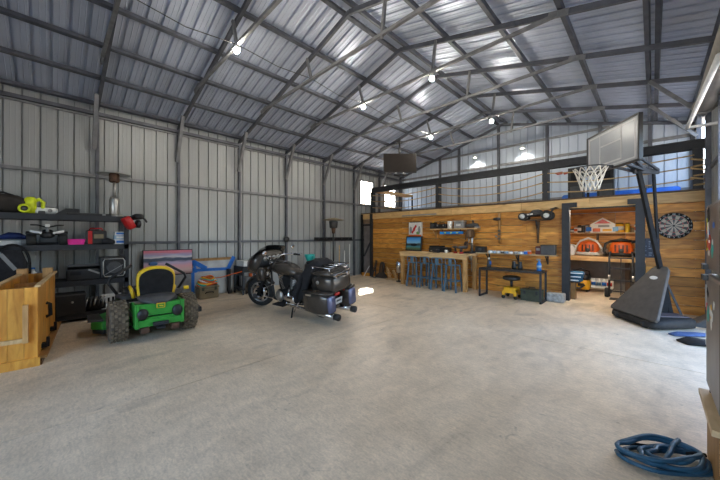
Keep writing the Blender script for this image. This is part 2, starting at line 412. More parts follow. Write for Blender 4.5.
# sliding door bay at the left end
S('door_post', MB().box((-7.80, YW-.03, 1.2), (.09, .12, 2.4)), M_['dsteel'])
S('door_post', MB().box((XL+.10, YW-.03, 1.2), (.06, .08, 2.4)), M_['mblack'])
dr = MB().bb((XL+.13, YW+.03, .04), (-7.85, YW+.07, 2.02)); d1 = S('door_1', dr, mat('weathered_door', (.23, .20, .195), .6, .3, .2, 5))
d2 = MB().bar((XL+.16, YW+.02, .75), (-7.88, YW+.02, 1.35), .02, .07)
for z in (.07, 1.98): d2.bb((XL+.13, YW+.01, z-.035), (-7.85, YW+.03, z+.035))
d2.build('brace', M_['dsteel'], d1)
S('trim_6', MB().bb((XL+.13, YW+.0, 2.03), (-7.85, YW+.04, 2.2)), wood('aged_board', (.13, .085, .05), (.24, .16, .10), 'X'))

# loft rail: posts, top beam and rope lines
S('loft_beam', MB().bb((-7.82, YW-.03, 3.22), (XR-.06, YW+.07, 3.40)).bb((-7.82, YW-.06, 3.38), (XR-.06, YW+.10, 3.40)).bb((-7.82, YW-.06, 3.22), (XR-.06, YW+.10, 3.24)), M_['dsteel'])
PXS = [-7.77, aY(438.5, 190, YW+.02).x, aY(546, 175, YW+.02).x, XR-.16]
for i, X in enumerate(PXS): S('loft_post', MB().bb((X-.07, YW-.05, ZD+.045), (X+.07, YW+.09, 3.24)), M_['dsteel'])
ropes = []
for bay, (xa, xb) in enumerate(zip(PXS, PXS[1:])):
    for j, z in enumerate((3.10, 2.90, 2.68)):
        sag = (.10, .17, .07)[bay]; pts = []
        for i in range(17):
            t = i/16; pts.append((xa+.05+(xb-xa-.1)*t, YW-.06, z-sag*4*t*(1-t)-(.02*j)))
        nm = ('left', 'middle', 'right')[bay]; lv = ('top', 'middle', 'bottom')[j]
        o = MB().tube(pts, .014, 6).build('railing_rope', M_['rope'])
        tag(o, 'tan railing rope, %s line, sagging across the %s loft bay' % (lv, ('short far-end', 'wide central', 'hoop-side')[bay]), 'rope', 'rope lines of the loft railing')
# extra rope loops on the end post
for j, z in enumerate((2.98, 2.80, 2.62)):
    X = PXS[3]; o = MB().tube([(X-.10, YW-.065, z+.05), (X+.09, YW-.075, z), (X+.10, YW-.02, z-.06), (X+.09, YW-.075, z-.09), (X-.06, YW-.065, z-.10)], .018, 6).build('rope_wrap', M_['rope'])
    tag(o, 'tan rope wrapped round the black end post beside the fridge, %s turn' % ('upper', 'middle', 'lowest')[j], 'rope', 'rope wraps on the end post')
# handrail plank of the stair opening and its thin post
t = T('handrail_plank', 'pale timber handrail plank behind the far-end post of the loft', 'handrail', (-7.25, 8.8, ZD+.045))
p0 = aY(376, 190.5, 8.9); MB().bb((-.55, 0, .79), (-.15, 2.1, .86)).build('plank', M_['pine'], t); MB().bb((-.20, 2.04, 0), (-.16, 2.09, .79)).build('post', M_['dsteel'], t)

# ================================================================ left: shelving and what is on it
SX0, SX1, SY0, SY1 = -8.05, -7.40, -1.35, 1.08
SH = (1.92, 1.385, .735, .15)
t = T('shelving_unit', 'long black steel shelving unit with four shelves against the left sheet wall', 'shelving', ((SX0+SX1)/2, (SY0+SY1)/2, 0))
ox, oy = (SX0+SX1)/2, (SY0+SY1)/2
for X in (SX0+.03, SX1-.03):
    for Y in (SY0+.03, SY1-.03): MB().bb((X-ox-.03, Y-oy-.035, 0), (X-ox+.03, Y-oy+.035, 1.93)).build('upright', M_['dsteel'], t)
for z in SH:
    b = MB().bb((SX0-ox+.003, SY0-oy+.003, z-.03), (SX1-ox-.003, SY1-oy-.003, z))
    for X in (SX0+.0, SX1-.035): b.bb((X-ox, SY0-oy, z-.095), (X-ox+.035, SY1-oy, z-.002))
    b.build('shelf', M_['dsteel'], t)
def P(x, X=-7.6): return aX(x, 230, X).y
# top shelf
z = SH[0]
b = MB().blob([(-.45, 0, .13, .16, .12), (-.40, 0, .15, .20, .145), (-.1, 0, .17, .21, .17), (.25, 0, .15, .2, .15), (.36, .01, .12, .16, .115), (.38, .01, .11, .1, .07)], 20, 'Y', 3)
o = T('duffel_bag', 'dark brown black duffel bag lying on the top shelf', 'bag', (-7.68, -.62, z)); b.build('bag_body', mat('bag_cloth', (.028, .022, .018), .85, 0, .35, 9, .4), o)
MB().tube([(.1, -.2, .29), (.16, -.15, .32), (.17, .1, .325), (.12, .2, .29)], .015, 6).build('carry_handle', M_['cloth'], o)
o = T('hand_vacuum', 'neon yellow cordless hand blower standing on the top shelf', 'power tool', (-7.58, P(29, -7.58), z))
MB().blob([(.0, 0, 0, .06, .07), (.10, 0, 0, .085, .09), (.22, 0, .01, .08, .08), (.28, 0, .02, .05, .05)], 14, 'Z').build('motor_housing', M_['neon'], o)
MB().tube([(0, .04, .2), (0, .12, .25), (0, .17, .2), (0, .16, .08), (0, .10, .04)], .03, 10).build('grip', M_['neon'], o)
MB().lathe([(.035, 0), (.075, .0), (.075, .04), (.05, .05), (.035, .0)], (.085, -.05, .08), 'X', 18).build('nozzle_ring', M_['neon'], o)
MB().lathe([(.0, 0), (.045, .0), (.045, .03), (0, .03)], (.08, -.05, .08), 'X', 16).build('nozzle_core', M_['dgrey'], o)
MB().box((.0, .15, .03), (.07, .09, .06)).build('battery', M_['dgrey'], o, bev=.008)
o = T('power_tool', 'white rounded handheld tool with dark top beside the neon blower', 'power tool', (-7.6, P(46, -7.6), z))
MB().blob([(-.16, 0, .055, .04, .045), (-.1, 0, .06, .055, .058), (.1, 0, .06, .055, .058), (.15, 0, .055, .04, .045)], 14, 'Y').build('tool_body', M_['white'], o)
MB().box((0, 0, .123), (.05, .2, .014)).build('top_strip', M_['dgrey'], o, bev=.004)
MB().lathe([(0, 0), (.03, 0), (.03, .006), (0, .006)], (.056, .05, .06), 'X', 14).build('dial', M_['grey'], o)
o = MB().loft([[(-.25, -.16, 0), (.2, -.16, 0), (.2, .16, 0), (-.25, .16, 0)], [(-.25, -.02, .11), (.2, -.02, .11), (.2, .16, .11), (-.25, .16, .11)]], smooth=False).build('wedge_ramp', M_['black'], loc=(-7.65, P(67, -7.65), z), bev=.005)
tag(o, 'black wedge shaped ramp block on the top shelf', 'ramp')
o = T('rifle_case', 'long flat black case lying along the top shelf front', 'case', (-7.52, P(88, -7.52), z)); MB().box((0, .02, .02), (.16, .62, .04), (0, 0, .08)).build('shell', M_['black'], o, bev=.01)
for d in (-.2, .22): MB().box((.083, d, .02), (.012, .05, .03)).build('latch', M_['grey'], o)
def heater(name, label, loc, hh, rd, sc):
    o = T(name, label, 'patio heater', loc)
    MB().lathe([(0, 0), (.17*sc, 0), (.175*sc, .015), (.16*sc, .03), (.05*sc, .04), (0, .04)], n=24).build('base', M_['alu'], o)
    return o
o = heater('patio_heater', 'short silver tabletop patio heater standing on the shelf top', (-7.72, P(114.3, -7.72), z), .9, .26, .85)
MB().lathe([(.0, .03), (.075, .03), (.085, .05), (.085, .33), (.06, .39), (.03, .42), (0, .42)], n=20).build('tank_cover', M_['alu'], o)
MB().cyl((0, 0, .41), (0, 0, .70), .026, 12).build('neck', M_['alu'], o)
MB().lathe([(.0, .69), (.07, .69), (.085, .71), (.085, .85), (.07, .87), (0, .87)], n=20).build('burner', M_['rust'], o)
MB().lathe([(.0, .885), (.26, .84), (.265, .85), (.1, .895), (0, .905)], n=32).build('reflector', M_['alu'], o)
# red power tool hung on the end post
o = T('string_trimmer_engine', 'red and black engine tool hanging on the shelving end post', 'power tool', (-7.36, 1.14, 1.72), .2)
MB().blob([(-.11, -.02, .1, .06, .10), (-.08, -.02, .1, .07, .12), (.05, -.02, .1, .07, .13), (.1, -.02, .1, .05, .10)], 16, 'X', 6).xf(Matrix.Rotation(.5, 4, 'X')).build('engine_cover', M_['red'], o)
MB().blob([(-.09, .06, .19, .06, .05), (0, .1, .21, .09, .06), (.1, .10, .2, .05, .04)], 14, 'X', 3).build('air_filter', M_['black'], o)
MB().lathe([(0, -.02), (.075, -.02), (.08, .03), (.05, .05), (0, .05)], (.06, .06, .06), 'Y', 18).build('recoil_starter', M_['black'], o)
MB().tube([(.02, .12, .2), (.03, .2, .16), (.03, .235, .10)], .018, 8).build('spout', M_['dgrey'], o)
MB().bar((-.1, -.06, .2), (.1, -.06, .2), .02, .02).build('hook', M_['dsteel'], o)
# second shelf
z = SH[1]
def toybike():
    o = T('toy_quad_bike', 'black and white ride-on toy quad bike on the second shelf', 'toy quad', (-7.62, P(47.5, -7.62), z))
    for y in (-.19, .19):
        for x in (-.18, .16):
            w = MB().lathe([(.04, -.05), (.085, -.055), (.095, -.03), (.095, .03), (.085, .055), (.04, .05)], (x, y, .095), 'Y', 18).build('wheel', M_['rubber'], o)
            MB().lathe([(0, -.045), (.04, -.045), (.04, .045), (0, .045)], (x, y, .095), 'Y', 12).build('hub', M_['grey'], w)
    MB().blob([(-.26, 0, .17, .1, .03), (-.1, 0, .18, .1, .07), (.1, 0, .17, .09, .06), (.27, 0, .16, .05, .04)], 14).build('body', M_['black'], o)
    for y in (-1, 1):
        MB().prism([(.02, .19), (.14, .235), (.27, .2), (.27, .185), (.14, .22), (.02, .175)], y*.08, y*.25, 'Y').build('fender', M_['black'], o)
        MB().bar((.275, y*.07, .205), (.2, y*.2, .24), .014, .035).build('fender_stripe', M_['white'], o)
    MB().cyl((.12, 0, .2), (.09, 0, .33), .02, 8).build('steering_post', M_['grey'], o)
    MB().tube([(.08, -.20, .345), (.1, -.12, .345), (.1, -.04, .315), (.1, .04, .315), (.1, .12, .345), (.08, .20, .345)], .013, 6).build('handlebar', M_['black'], o)
    MB().box((.14, 0, .335), (.03, .06, .05)).build('headlight', M_['white'], o, bev=.008)
    MB().blob([(-.24, 0, .23, .06, .03), (-.05, 0, .24, .07, .035), (.0, 0, .24, .05, .02)], 12).build('seat', M_['leather'], o)
    return o
toybike()
o = MB().blob([(-.16, 0, .05, .06, .03), (-.05, 0, .08, .13, .06), (.08, 0, .075, .13, .055), (.19, 0, .035, .06, .02)], 14, 'Y').build('blue_tarpaulin', mat('dark_blue_cloth', (.012, .03, .14), .7, 0, .3, 12, .4), loc=(-7.78, P(13, -7.78), z+.08)); tag(o, 'crumpled dark blue tarpaulin on boxes of the second shelf', 'tarpaulin')
o = MB().box((0, 0, .04), (.3, .42, .08)).build('flat_box', M_['paper'], loc=(-7.72, P(9, -7.72), z), bev=.004); tag(o, 'flat whitish box under the blue tarpaulin', 'box')
o = MB().blob([(-.06, 0, .045, .05, .04), (.06, 0, .045, .05, .04)], 12, 'Y', 4).build('small_canister', M_['grey'], loc=(-7.5, P(26.5, -7.5), z+.005)); tag(o, 'small grey canister left of the toy quad bike', 'canister')
o = T('pink_basket', 'bright pink plastic basket on the second shelf', 'basket', (-7.52, P(76, -7.52), z)); MB().loft([[(-.07, -.10, 0), (.07, -.10, 0), (.07, .10, 0), (-.07, .10, 0)], [(-.08, -.125, .1), (.08, -.125, .1), (.08, .125, .1), (-.08, .125, .1)], [(-.07, -.115, .1), (.07, -.115, .1), (.07, .115, .1), (-.07, .115, .1)], [(-.06, -.09, .01), (.06, -.09, .01), (.06, .09, .01), (-.06, .09, .01)]], smooth=False).build('tub', M_['pink'], o)
MB().bb((-.085, -.13, .088), (.085, -.118, .102)).bb((-.085, .118, .088), (.085, .13, .102)).build('rim', M_['pink'], o)
o = T('battery_charger', 'black and dark red battery charger box on the second shelf', 'charger', (-7.58, P(96, -7.58), z)); MB().box((0, 0, .13), (.22, .29, .26)).build('housing', M_['black'], o, bev=.02)
MB().box((.112, -.09, .13), (.012, .06, .24)).build('side_stripe', M_['red'], o); MB().box((.113, .03, .15), (.008, .14, .08)).build('dial_plate', M_['tan'], o)
MB().tube([(0, -.1, .25), (0, -.08, .30), (0, .08, .30), (0, .1, .25)], .012, 6).build('handle', M_['red'], o)
o = MB().blob([(-.09, 0, .05, .07, .045), (0, 0, .06, .09, .06), (.1, 0, .04, .06, .035)], 12, 'Y').build('cable_bundle', M_['cloth'], loc=(-7.5, P(108, -7.5), z)); tag(o, 'black cable bundle right of the battery charger', 'cable')
for i, (zz, h_, lab, c) in enumerate(((0, .09, 'white carton at the bottom of the shelf end stack', 'paper'), (.09, .08, 'pale blue carton in the middle of the shelf end stack', 'lblue'), (.17, .07, 'white and blue carton topmost of the shelf end stack', 'paper'))):
    mm = M_.get(c) or mat('pale_blue_card', (.25, .36, .48), .6)
    o = T('carton', lab, 'box', (-7.56, P(119.5, -7.56), z+zz), group='cartons at the shelf end'); MB().box((0, 0, h_/2), (.18, .19-.012*i, h_)).build('box_body', mm, o)
    MB().box((.0905, 0, h_*.5), (.003, .12, h_*.5)).build('printed_panel', M_['blue'] if i != 1 else M_['paper'], o)
# third shelf
z = SH[2]
o = T('speaker_box', 'square black speaker box with silver grille outline on the third shelf', 'speaker', (-7.55, P(113, -7.55), z)); MB().box((0, 0, .205), (.3, .40, .41)).build('cabinet', M_['black'], o, bev=.02)
r = .02; pts = [(.155, a*.16, .205+b*.165) for a, b in ((-1, -.7), (-1, .7), (-.85, 1), (.85, 1), (1, .7), (1, -.7), (.85, -1), (-.85, -1))]
MB().tube(pts, .011, 6, True).build('grille_frame', M_['alu'], o); MB().lathe([(0, .15), (.11, .15), (.12, .158), (.10, .156), (.03, .152), (0, .16)], (0, 0, .2), 'X', 24).build('speaker_cone', M_['dgrey'], o)
MB().bar((.16, -.13, .08), (.16, .13, .25), .008, .012).build('grille_bar', M_['grey'], o)
o = T('tool_case', 'long open black tool case on the third shelf', 'case', (-7.6, P(84, -7.6), z)); MB().box((0, 0, .10), (.3, .48, .2)).build('case_body', M_['black'], o, bev=.015)
MB().box((-.02, 0, .24), (.26, .44, .05), (0, -.25, 0)).build('lid', M_['dgrey'], o, bev=.01); MB().bar((.152, .05, .19), (.152, .22, .10), .012, .03).build('silver_clip', M_['alu'], o)
MB().box((.155, -.12, .13), (.012, .14, .06)).build('handle', M_['mblack'], o)
o = T('baby_swing', 'black hooped fabric seat left of the wooden crate top', 'seat', (-7.33, aX(12, 262, -7.33).y, 0))
pts = [(0, .19*math.cos(a), 1.10+.30*math.sin(a)) for a in [PI*i/14 for i in range(15)]]
MB().tube([(0, .19, 0)]+pts+[(0, -.19, 0)], .018, 8).build('hoop_frame', M_['mblack'], o)
MB().blob([(.45, .0, 0, .03, .13), (.7, .0, 0, .04, .16), (1.1, -.0, 0, .035, .17), (1.32, -.0, 0, .02, .1)], 16, 'Z').build('fabric_back', M_['cloth'], o)
MB().bar((.03, -.12, 1.26), (.04, .04, 1.0), .006, .05).build('harness_strap', M_['grey'], o)
for q in (-1, 1): MB().bb((-.05, q*.19-.02, 0), (.05, q*.19+.02, .03)).build('foot_bar', M_['mblack'], o)
for i, (px, w, h_, c, nm, lab) in enumerate(((33, .1, .24, 'white', 'spray_bottle', 'white spray bottle behind the crate posts'), (40, .09, .17, 'grey', 'paint_tin', 'grey paint tin behind the crate between the posts'))):
    o = T(nm, lab, nm.replace('_', ' '), (-7.6, P(px), z)); MB().lathe([(0, 0), (w/2, 0), (w/2, h_*.7), (w*.2, h_*.85), (w*.2, h_), (0, h_)] if i == 0 else [(0, 0), (w*.7, 0), (w*.7, h_), (w*.62, h_), (w*.62, h_-.01), (0, h_-.01)], n=16).build('container', M_[c], o)
    MB().box((0, 0, h_+.01), (.03, .05, .03)).build('cap' if i == 0 else 'lid_knob', M_['blue' if i == 0 else 'grey'], o)
# bottom shelf
z = SH[3]
o = T('ammo_case', 'black hard case with round latch on the bottom shelf', 'case', (-7.55, P(68, -7.55), z)); MB().box((0, 0, .17), (.4, .46, .34)).build('case_body', M_['black'], o, bev=.015)
MB().box((.0, 0, .345), (.41, .47, .02)).build('lid', M_['dgrey'], o, bev=.006); MB().lathe([(0, 0), (.018, 0), (.018, .015), (0, .015)], (.2, .05, .22), 'X', 12).build('latch', M_['alu'], o)
o = T('car_part', 'tangled black metal car part on the bottom shelf', 'car part', (-7.56, P(95, -7.56), z)); MB().blob([(-.15, 0, .08, .1, .08), (0, 0, .1, .14, .1), (.15, 0, .07, .09, .07)], 12, 'Y', 3).build('housing', M_['mblack'], o)
for i in range(5): MB().tube([(.1, -.15+.06*i, .06), (.15, -.13+.06*i, .2), (.05, -.1+.06*i, .25), (.0, -.07+.06*i, .12)], .016, 6).build('bent_pipe', M_['dgrey' if i % 2 else 'alu'], o)
o = T('foil_sheet', 'shiny white and black printed sheet leaning on the bottom shelf', 'sheet', (-7.50, P(113, -7.5), z)); MB().box((0, 0, .14), (.012, .34, .28), (0, -.1, 0)).build('sheet_board', M_['white'], o)
for i in range(5): MB().box((.012-.0, -.13+.065*i, .16-.01*(i % 2)), (.008, .03, .12), (0, -.1, .0)).build('dark_stripe', M_['mblack'], o)

# ================================================================ wooden trough crate
o = T('wooden_trough', 'long golden pine trough crate with corner posts in the left corner', 'crate', (-5.25, -.10, 0), -.083)
def planks(mb, ax, a0, a1, z0, z1, fix, th, pw=.13, slope=None):
    a = a0
    while a < a1-.01:
        b = min(a+pw, a1)
        if ax == 'Y': mb.bb((fix, a+.0015, z0), (fix-th, b-.0015, z1))
        else: mb.bb((a+.0015, fix, z0), (b-.0015, fix-th, z1))
        a = b
W_, L_ = .37, 1.95
m = MB(); planks(m, 'Y', -W_, 0, .02, .93, 0, .025); m.build('front_panel', M_['crate'], o)
m = MB(); planks(m, 'X', -L_, -.0, .02, .93, .0, .025, .17); m.build('side_panel', M_['crate'], o)
m = MB(); planks(m, 'X', -L_, -.0, .02, .93, -W_, .025, .17); m.build('side_panel', M_['crate'], o)
m = MB(); planks(m, 'Y', -W_, 0, .02, .93, -L_+.025, .025); m.build('end_panel', M_['crate'], o)
for y in (-.07, -W_+.02): MB().bb((-L_+.03, y-.06, .0), (-L_+.17, y+.05, 1.02)).build('corner_post', M_['pinez'], o)
for y in (-.02, -W_-.02): MB().bb((-L_, y-.005, .93), (.01, y+.045, .955)).build('top_rail', M_['pine'], o)
for x in (-.04, -.55, -1.1): MB().bb((x-.03, -W_+.03, .80), (x, -.03, .87)).build('cross_slat', M_['pinez'], o)
MB().bb((.0, -W_, .0), (.03, .02, .10)).build('bottom_board', M_['crate'], o)
MB().bb((-L_, .0, .0), (.0, .035, .07)).build('bottom_board', M_['dwood'], o)
MB().bb((-L_-.0, .0, .07), (-.02, .075, .095)).build('side_ledge', M_['plyd'], o)
MB().tube([(-.75, .0, .62), (-.75, .04, .60), (-.75, .045, .45), (-.75, .0, .43)], .022, 8).build('black_pull', M_['mblack'], o)
for x in (-.35, -1.25): m = MB().bb((x-.05, .0, .12), (x+.05, .05, .17)).bb((x-.02, .04, .12), (x+.02, .07, .24)).build('hinge', M_['mblack'], o)
MB().bb((.03, -.115, .30), (.07, -.07, .74)).build('handle_upright', M_['pinez'], o); MB().bb((.035, -.38, .31), (.068, -.07, .355)).build('handle_bar', M_['pine'], o)

# ================================================================ mower (x forward, y left)
def tyre_mb(r, w, y0, hub=.55, n=28, tread=0):
    mb = MB(); h = w/2
    mb.lathe([(r*hub, -h*.8), (r*.8, -h), (r*.95, -h*.92), (r, -h*.7), (r, h*.7), (r*.95, h*.92), (r*.8, h), (r*hub, h*.8)], (0, y0, r), 'Y', n)
    return mb
def lugs_mb(r, w, y0, tread):
    mb = MB(); h = w/2
    if tread:
        for k in range(tread):
            a = 2*PI*k/tread
            for j in range(5):
                aa = a+(PI/tread if j % 2 else 0); y = -h*.72+j*h*.36
                mb.box((r*1.008*math.cos(aa), y0+y, r+r*1.008*math.sin(aa)), (.028, w*.13, r*.15), (0, -aa, 0))
    return mb
mw = T('ride_on_mower', 'green ride-on mower with yellow seat seen from behind', 'mower', (-5.66, 1.165, 0), PI-.02)
for y in (.47, -.445):
    w = tyre_mb(.285, .225, y, .5, 28).build('rear_tyre', M_['dirt_rubber'], mw); lugs_mb(.285, .225, y, 22).build('tread', M_['tread'], w)
    MB().lathe([(0, -.05), (.14, -.075), (.15, .075), (0, .05)], (0, y, .285), 'Y', 20).build('rim', M_['yellow'], w)
for y in (.36, -.36):
    w = tyre_mb(.15, .14, y, .5, 20).xf(Matrix.Translation((1.35, 0, 0))).build('front_tyre', M_['rubber'], mw)
    MB().bar((1.35, y, .15), (1.2, y, .38), .05).build('caster_fork', M_['black'], w)
# rear engine guard, shaped panel with openings
g = MB()
g.bb((-.36, -.30, .46), (-.26, .30, .54)); g.bb((-.36, -.34, .40), (-.28, .34, .47))
g.bb((-.37, -.33, .21), (-.30, .33, .31)); g.bb((-.36, -.20, .30), (-.30, .20, .345)); g.bb((-.355, -.20, .365), (-.30, .20, .41))
for s in (-1, 1):
    g.prism([(s*.34, .20), (s*.34, .47), (s*.37, .55), (s*.30, .55), (s*.30, .40), (s*.31, .31), (s*.30, .2)], -.38, -.26, 'X')
    g.prism([(s*.19, .30), (s*.19, .42), (s*.24, .44), (s*.21, .36), (s*.24, .31)], -.365, -.29, 'X')
    g.prism([(-.38, .2), (-.38, .55), (-.1, .55), (.15, .50), (.15, .42), (-.1, .40), (-.2, .2)], s*.325, s*.36, 'Y')
g.build('rear_guard', M_['green'], mw, bev=.008)
MB().bb((-.30, -.29, .22), (.2, .29, .46)).build('engine_block', M_['mblack'], mw, bev=.02)
for s in (-1, 1):
    MB().lathe([(0, -.03), (.075, -.03), (.085, .0), (.05, .03), (0, .03)], (-.365, s*.255, .40), 'X', 18).build('air_intake', M_['black'], mw)
MB().blob([(-.36, 0, .545, .10, .03), (-.28, 0, .585, .28, .05), (-.05, 0, .60, .28, .065), (.12, 0, .56, .24, .03)], 18, 'X', 3).build('engine_hood', M_['dgrey'], mw)
b = MB().box((-.385, 0, .505), (.02, .11, .075)).build('badge', M_['yellow'], mw, bev=.006)
MB().box((-.397, 0, .505), (.004, .085, .05)).build('badge_panel', M_['green'], b)
mk = MB().prism([(-.025, .49), (-.01, .50), (.015, .498), (.028, .522), (.018, .512), (.0, .512), (-.02, .51), (-.03, .503)], -.401, -.399, 'X').build('badge_mark', M_['yellow'], b)
for s in (-1, 1): MB().bb((-.40, s*.22-.06, .12), (-.24, s*.22+.06, .205)).build('muffler', M_['rust'], mw, bev=.015)
MB().bb((-.42, -.05, .17), (-.3, .05, .19)).bb((-.42, -.10, .22), (-.37, .10, .27)).build('hitch_plate', M_['dsteel'], mw)
MB().bb((-.25, -.27, .16), (1.25, -.21, .24)).bb((-.25, .21, .16), (1.25, .27, .24)).bb((1.15, -.4, .34), (1.25, .4, .40)).build('chassis', M_['black'], mw)
# fenders beside the seat
for s in (-1, 1):
    MB().blob([(.10, s*.33, .56, .05, .02), (.2, s*.35, .60, .09, .03), (.4, s*.36, .59, .10, .03), (.6, s*.36, .48, .08, .03)], 14, 'X', 4).build('side_fender', M_['dgrey'], mw)
MB().blob([(.1, 0, .60, .24, .06), (.2, 0, .63, .27, .07), (.55, 0, .63, .26, .06), (.62, 0, .62, .2, .04)], 18, 'X', 4).build('seat_cushion', M_['leather'], mw)
# seat back: yellow shell with a black centre (arched outline)
def arch(w0, w1, z0, z1, n=12):
    pts = [(-w0, z0), (-w1, z0+(z1-z0)*.45)]
    for i in range(n+1):
        a = PI-PI*i/n; pts.append((w1*math.cos(a)*1., z0+(z1-z0)*.62+(z1-z0)*.38*math.sin(a)**.8))
    return pts+[(w1, z0+(z1-z0)*.45), (w0, z0)]
MB().prism(arch(.235, .255, .60, 1.08), -.03, .06, 'X').xf(Matrix.Rotation(-.10, 4, 'Y')).build('seat_back_shell', M_['yellow'], mw, bev=.025)
MB().prism(arch(.205, .228, .60, 1.04), -.05, -.02, 'X').xf(Matrix.Rotation(-.10, 4, 'Y')).build('seat_back_panel', M_['mblack'], mw, bev=.01)
for s in (-1, 1):
    MB().tube([(.1, s*.30, .58), (.1, s*.33, .7), (.3, s*.33, .73)], .03, 8).build('armrest', M_['yellow'], mw)
    MB().tube([(.45, s*.36, .5), (.42, s*.54, .80), (.44, s*.52, .87), (.46, s*.24, 1.06)], .022, 8).build('steering_lever', M_['black'], mw)
MB().lathe([(0, 0), (.04, 0), (.04, .05), (0, .05)], (.0, -.44, .65), 'Z', 14).build('fuel_cap', M_['yellow'], mw)
dk = MB().prism([(.35, -.52), (.45, -.62), (.95, -.62), (1.1, -.4), (1.1, .5), (.95, .66), (.5, .74), (.34, .62)], .10, .23, 'Z').build('mower_deck', M_['green'], mw, bev=.02)
MB().prism([(.36, .6), (.9, .62), (.88, .76), (.4, .78)], .235, .26, 'Z').build('deck_cover', M_['dgrey'], dk); MB().prism([(.36, -.5), (.95, -.6), (1.0, .5), (.5, .72), (.35, .6)], .04, .10, 'Z').build('deck_skirt', M_['rubber'], dk)
MB().prism([(.5, -.6), (.9, -.6), (.85, -.88), (.55, -.85)], .10, .19, 'Z').build('discharge_chute', M_['black'], dk, bev=.01)
MB().tube([(.9, .3, .25), (.95, .3, .6), (1.1, .3, .62), (1.1, -.3, .62), (.95, -.3, .6), (.9, -.3, .25)], .02, 8).build('foot_guard', M_['black'], mw)

for q in mw.children:
    if q.name.split('.')[0] in ('rear_guard', 'engine_block', 'engine_hood', 'muffler', 'air_intake', 'seat_cushion', 'armrest'): q.data.transform(Matrix.Scale(.87, 4, (0, 1, 0)))

# ================================================================ pieces leaning on the left wall
XW = XL+.03
def art(name, cols, horizon):
    m = bpy.data.materials.new(name); m.use_nodes = True; nt = m.node_tree; b = nt.nodes['Principled BSDF']; b.inputs['Roughness'].default_value = .4; L = nt.links.new
    tc = nd(nt, 'ShaderNodeTexCoord'); sx = nd(nt, 'ShaderNodeSeparateXYZ'); L(tc.outputs['Generated'], sx.inputs[0])
    nz = nd(nt, 'ShaderNodeTexNoise'); nz.inputs['Scale'].default_value = 4; mp = nd(nt, 'ShaderNodeMapping'); mp.inputs['Scale'].default_value = (1, 1, 4); L(tc.outputs['Generated'], mp.inputs[0]); L(mp.outputs[0], nz.inputs['Vector'])
    ma = nd(nt, 'ShaderNodeMath', operation='MULTIPLY_ADD'); ma.inputs[1].default_value = .16; L(nz.outputs['Fac'], ma.inputs[0]); L(sx.outputs['Z'], ma.inputs[2])
    cr = nd(nt, 'ShaderNodeValToRGB'); L(ma.outputs[0], cr.inputs[0])
    while len(cr.color_ramp.elements) < len(cols): cr.color_ramp.elements.new(.5)
    for e, (p, c) in zip(cr.color_ramp.elements, cols): e.position = p; e.color = c+(1,)
    L(cr.outputs['Color'], b.inputs['Base Color']); return m
sunset = art('sunset_print', [(.0, (.10, .04, .06)), (.14, (.35, .22, .20)), (.25, (.62, .42, .38)), (.42, (.70, .35, .38)), (.58, (.45, .36, .50)), (.66, (.045, .06, .10)), (.76, (.06, .08, .13)), (.80, (.62, .55, .55)), (.90, (.32, .30, .45)), (1.0, (.60, .16, .22))], .5)
o = T('sunset_poster', 'pink and violet sunset lake print leaning on the wall behind the mower', 'picture', (XW+.12, 1.98, 0), 0)
MB().bb((-.02, -.50, .62), (.02, .50, 1.20)).xf(Matrix.Rotation(-.04, 4, 'Y')).build('print_panel', sunset, o)
MB().bb((-.03, -.515, .60), (.0, .515, 1.215)).xf(Matrix.Rotation(-.04, 4, 'Y')).build('backing_frame', M_['mblack'], o)
MB().ell((.035, -.32, .90), (.008, .09, .05)).xf(Matrix.Rotation(-.04, 4, 'Y')).build('dark_lake_islet', mat('islet', (.05, .12, .28), .5), o)
MB().bb((-.03, -.47, .0), (.02, .47, .60)).build('support_board', M_['grey'], o)
o = T('taped_panel', 'large whitish wrapped panel with blue tape leaning left of the tan cooler box', 'panel', (XW+.10, 3.0, 0), 0)
MB().bb((-.02, -.56, .02), (.02, .56, .96)).xf(Matrix.Rotation(-.05, 4, 'Y')).build('wrapped_board', mat('plastic_wrap', (.36, .37, .37), .25, 0, .25, 3), o)
MB().bb((.0, -.56, .90), (.024, .56, .97)).xf(Matrix.Rotation(-.05, 4, 'Y')).build('brown_edge', M_['plyd'], o)
for a, b, w in (((-.50, .90), (-.18, .70), .11), ((-.54, .68), (.36, .66), .075), ((.36, .62), (.54, .98), .10), ((-.52, .1), (-.50, .74), .085), ((-.50, .93), (-.42, .62), .06)):
    MB().bar((.026, a[0], a[1]), (.026, b[0], b[1]), w, .012, (1, 0, 0)).xf(Matrix.Rotation(-.05, 4, 'Y')).build('tape_strip', M_['blue'], o)
o = T('cooler_box', 'tan cooler box with dark handle on the floor by the left wall', 'cooler', (-7.98, 2.74, 0))
MB().box((0, 0, .13), (.30, .46, .26)).build('box_body', M_['tan'], o, bev=.03); MB().box((0, 0, .285), (.32, .48, .06)).build('lid', M_['tan'], o, bev=.015)
for y in (-.15, .15): MB().box((.163, y, .25), (.02, .05, .08)).build('latch', M_['olive'], o)
MB().tube([(.155, -.09, .14), (.18, -.08, .17), (.18, .08, .17), (.155, .09, .14)], .012, 6).build('handle', M_['mblack'], o)
o = T('hose_heap', 'heap of orange and teal rope bundled on the tan cooler box', 'rope bundle', (-7.98, 2.74, .315))
for i in range(9):
    a = i*.7; r = .20-.010*i; pts = [(r*.75*math.cos(q+a)+.02*math.sin(3*q), r*1.15*math.sin(q+a), .025+.021*i+.03*math.sin(q*2+i)) for q in [2*PI*k/16 for k in range(16)]]
    MB().tube(pts, .022, 6, True).build('rope_coil', [M_['orange'], M_['teal'], M_['dyellow'], M_['orange'], M_['paper']][i % 5], o)
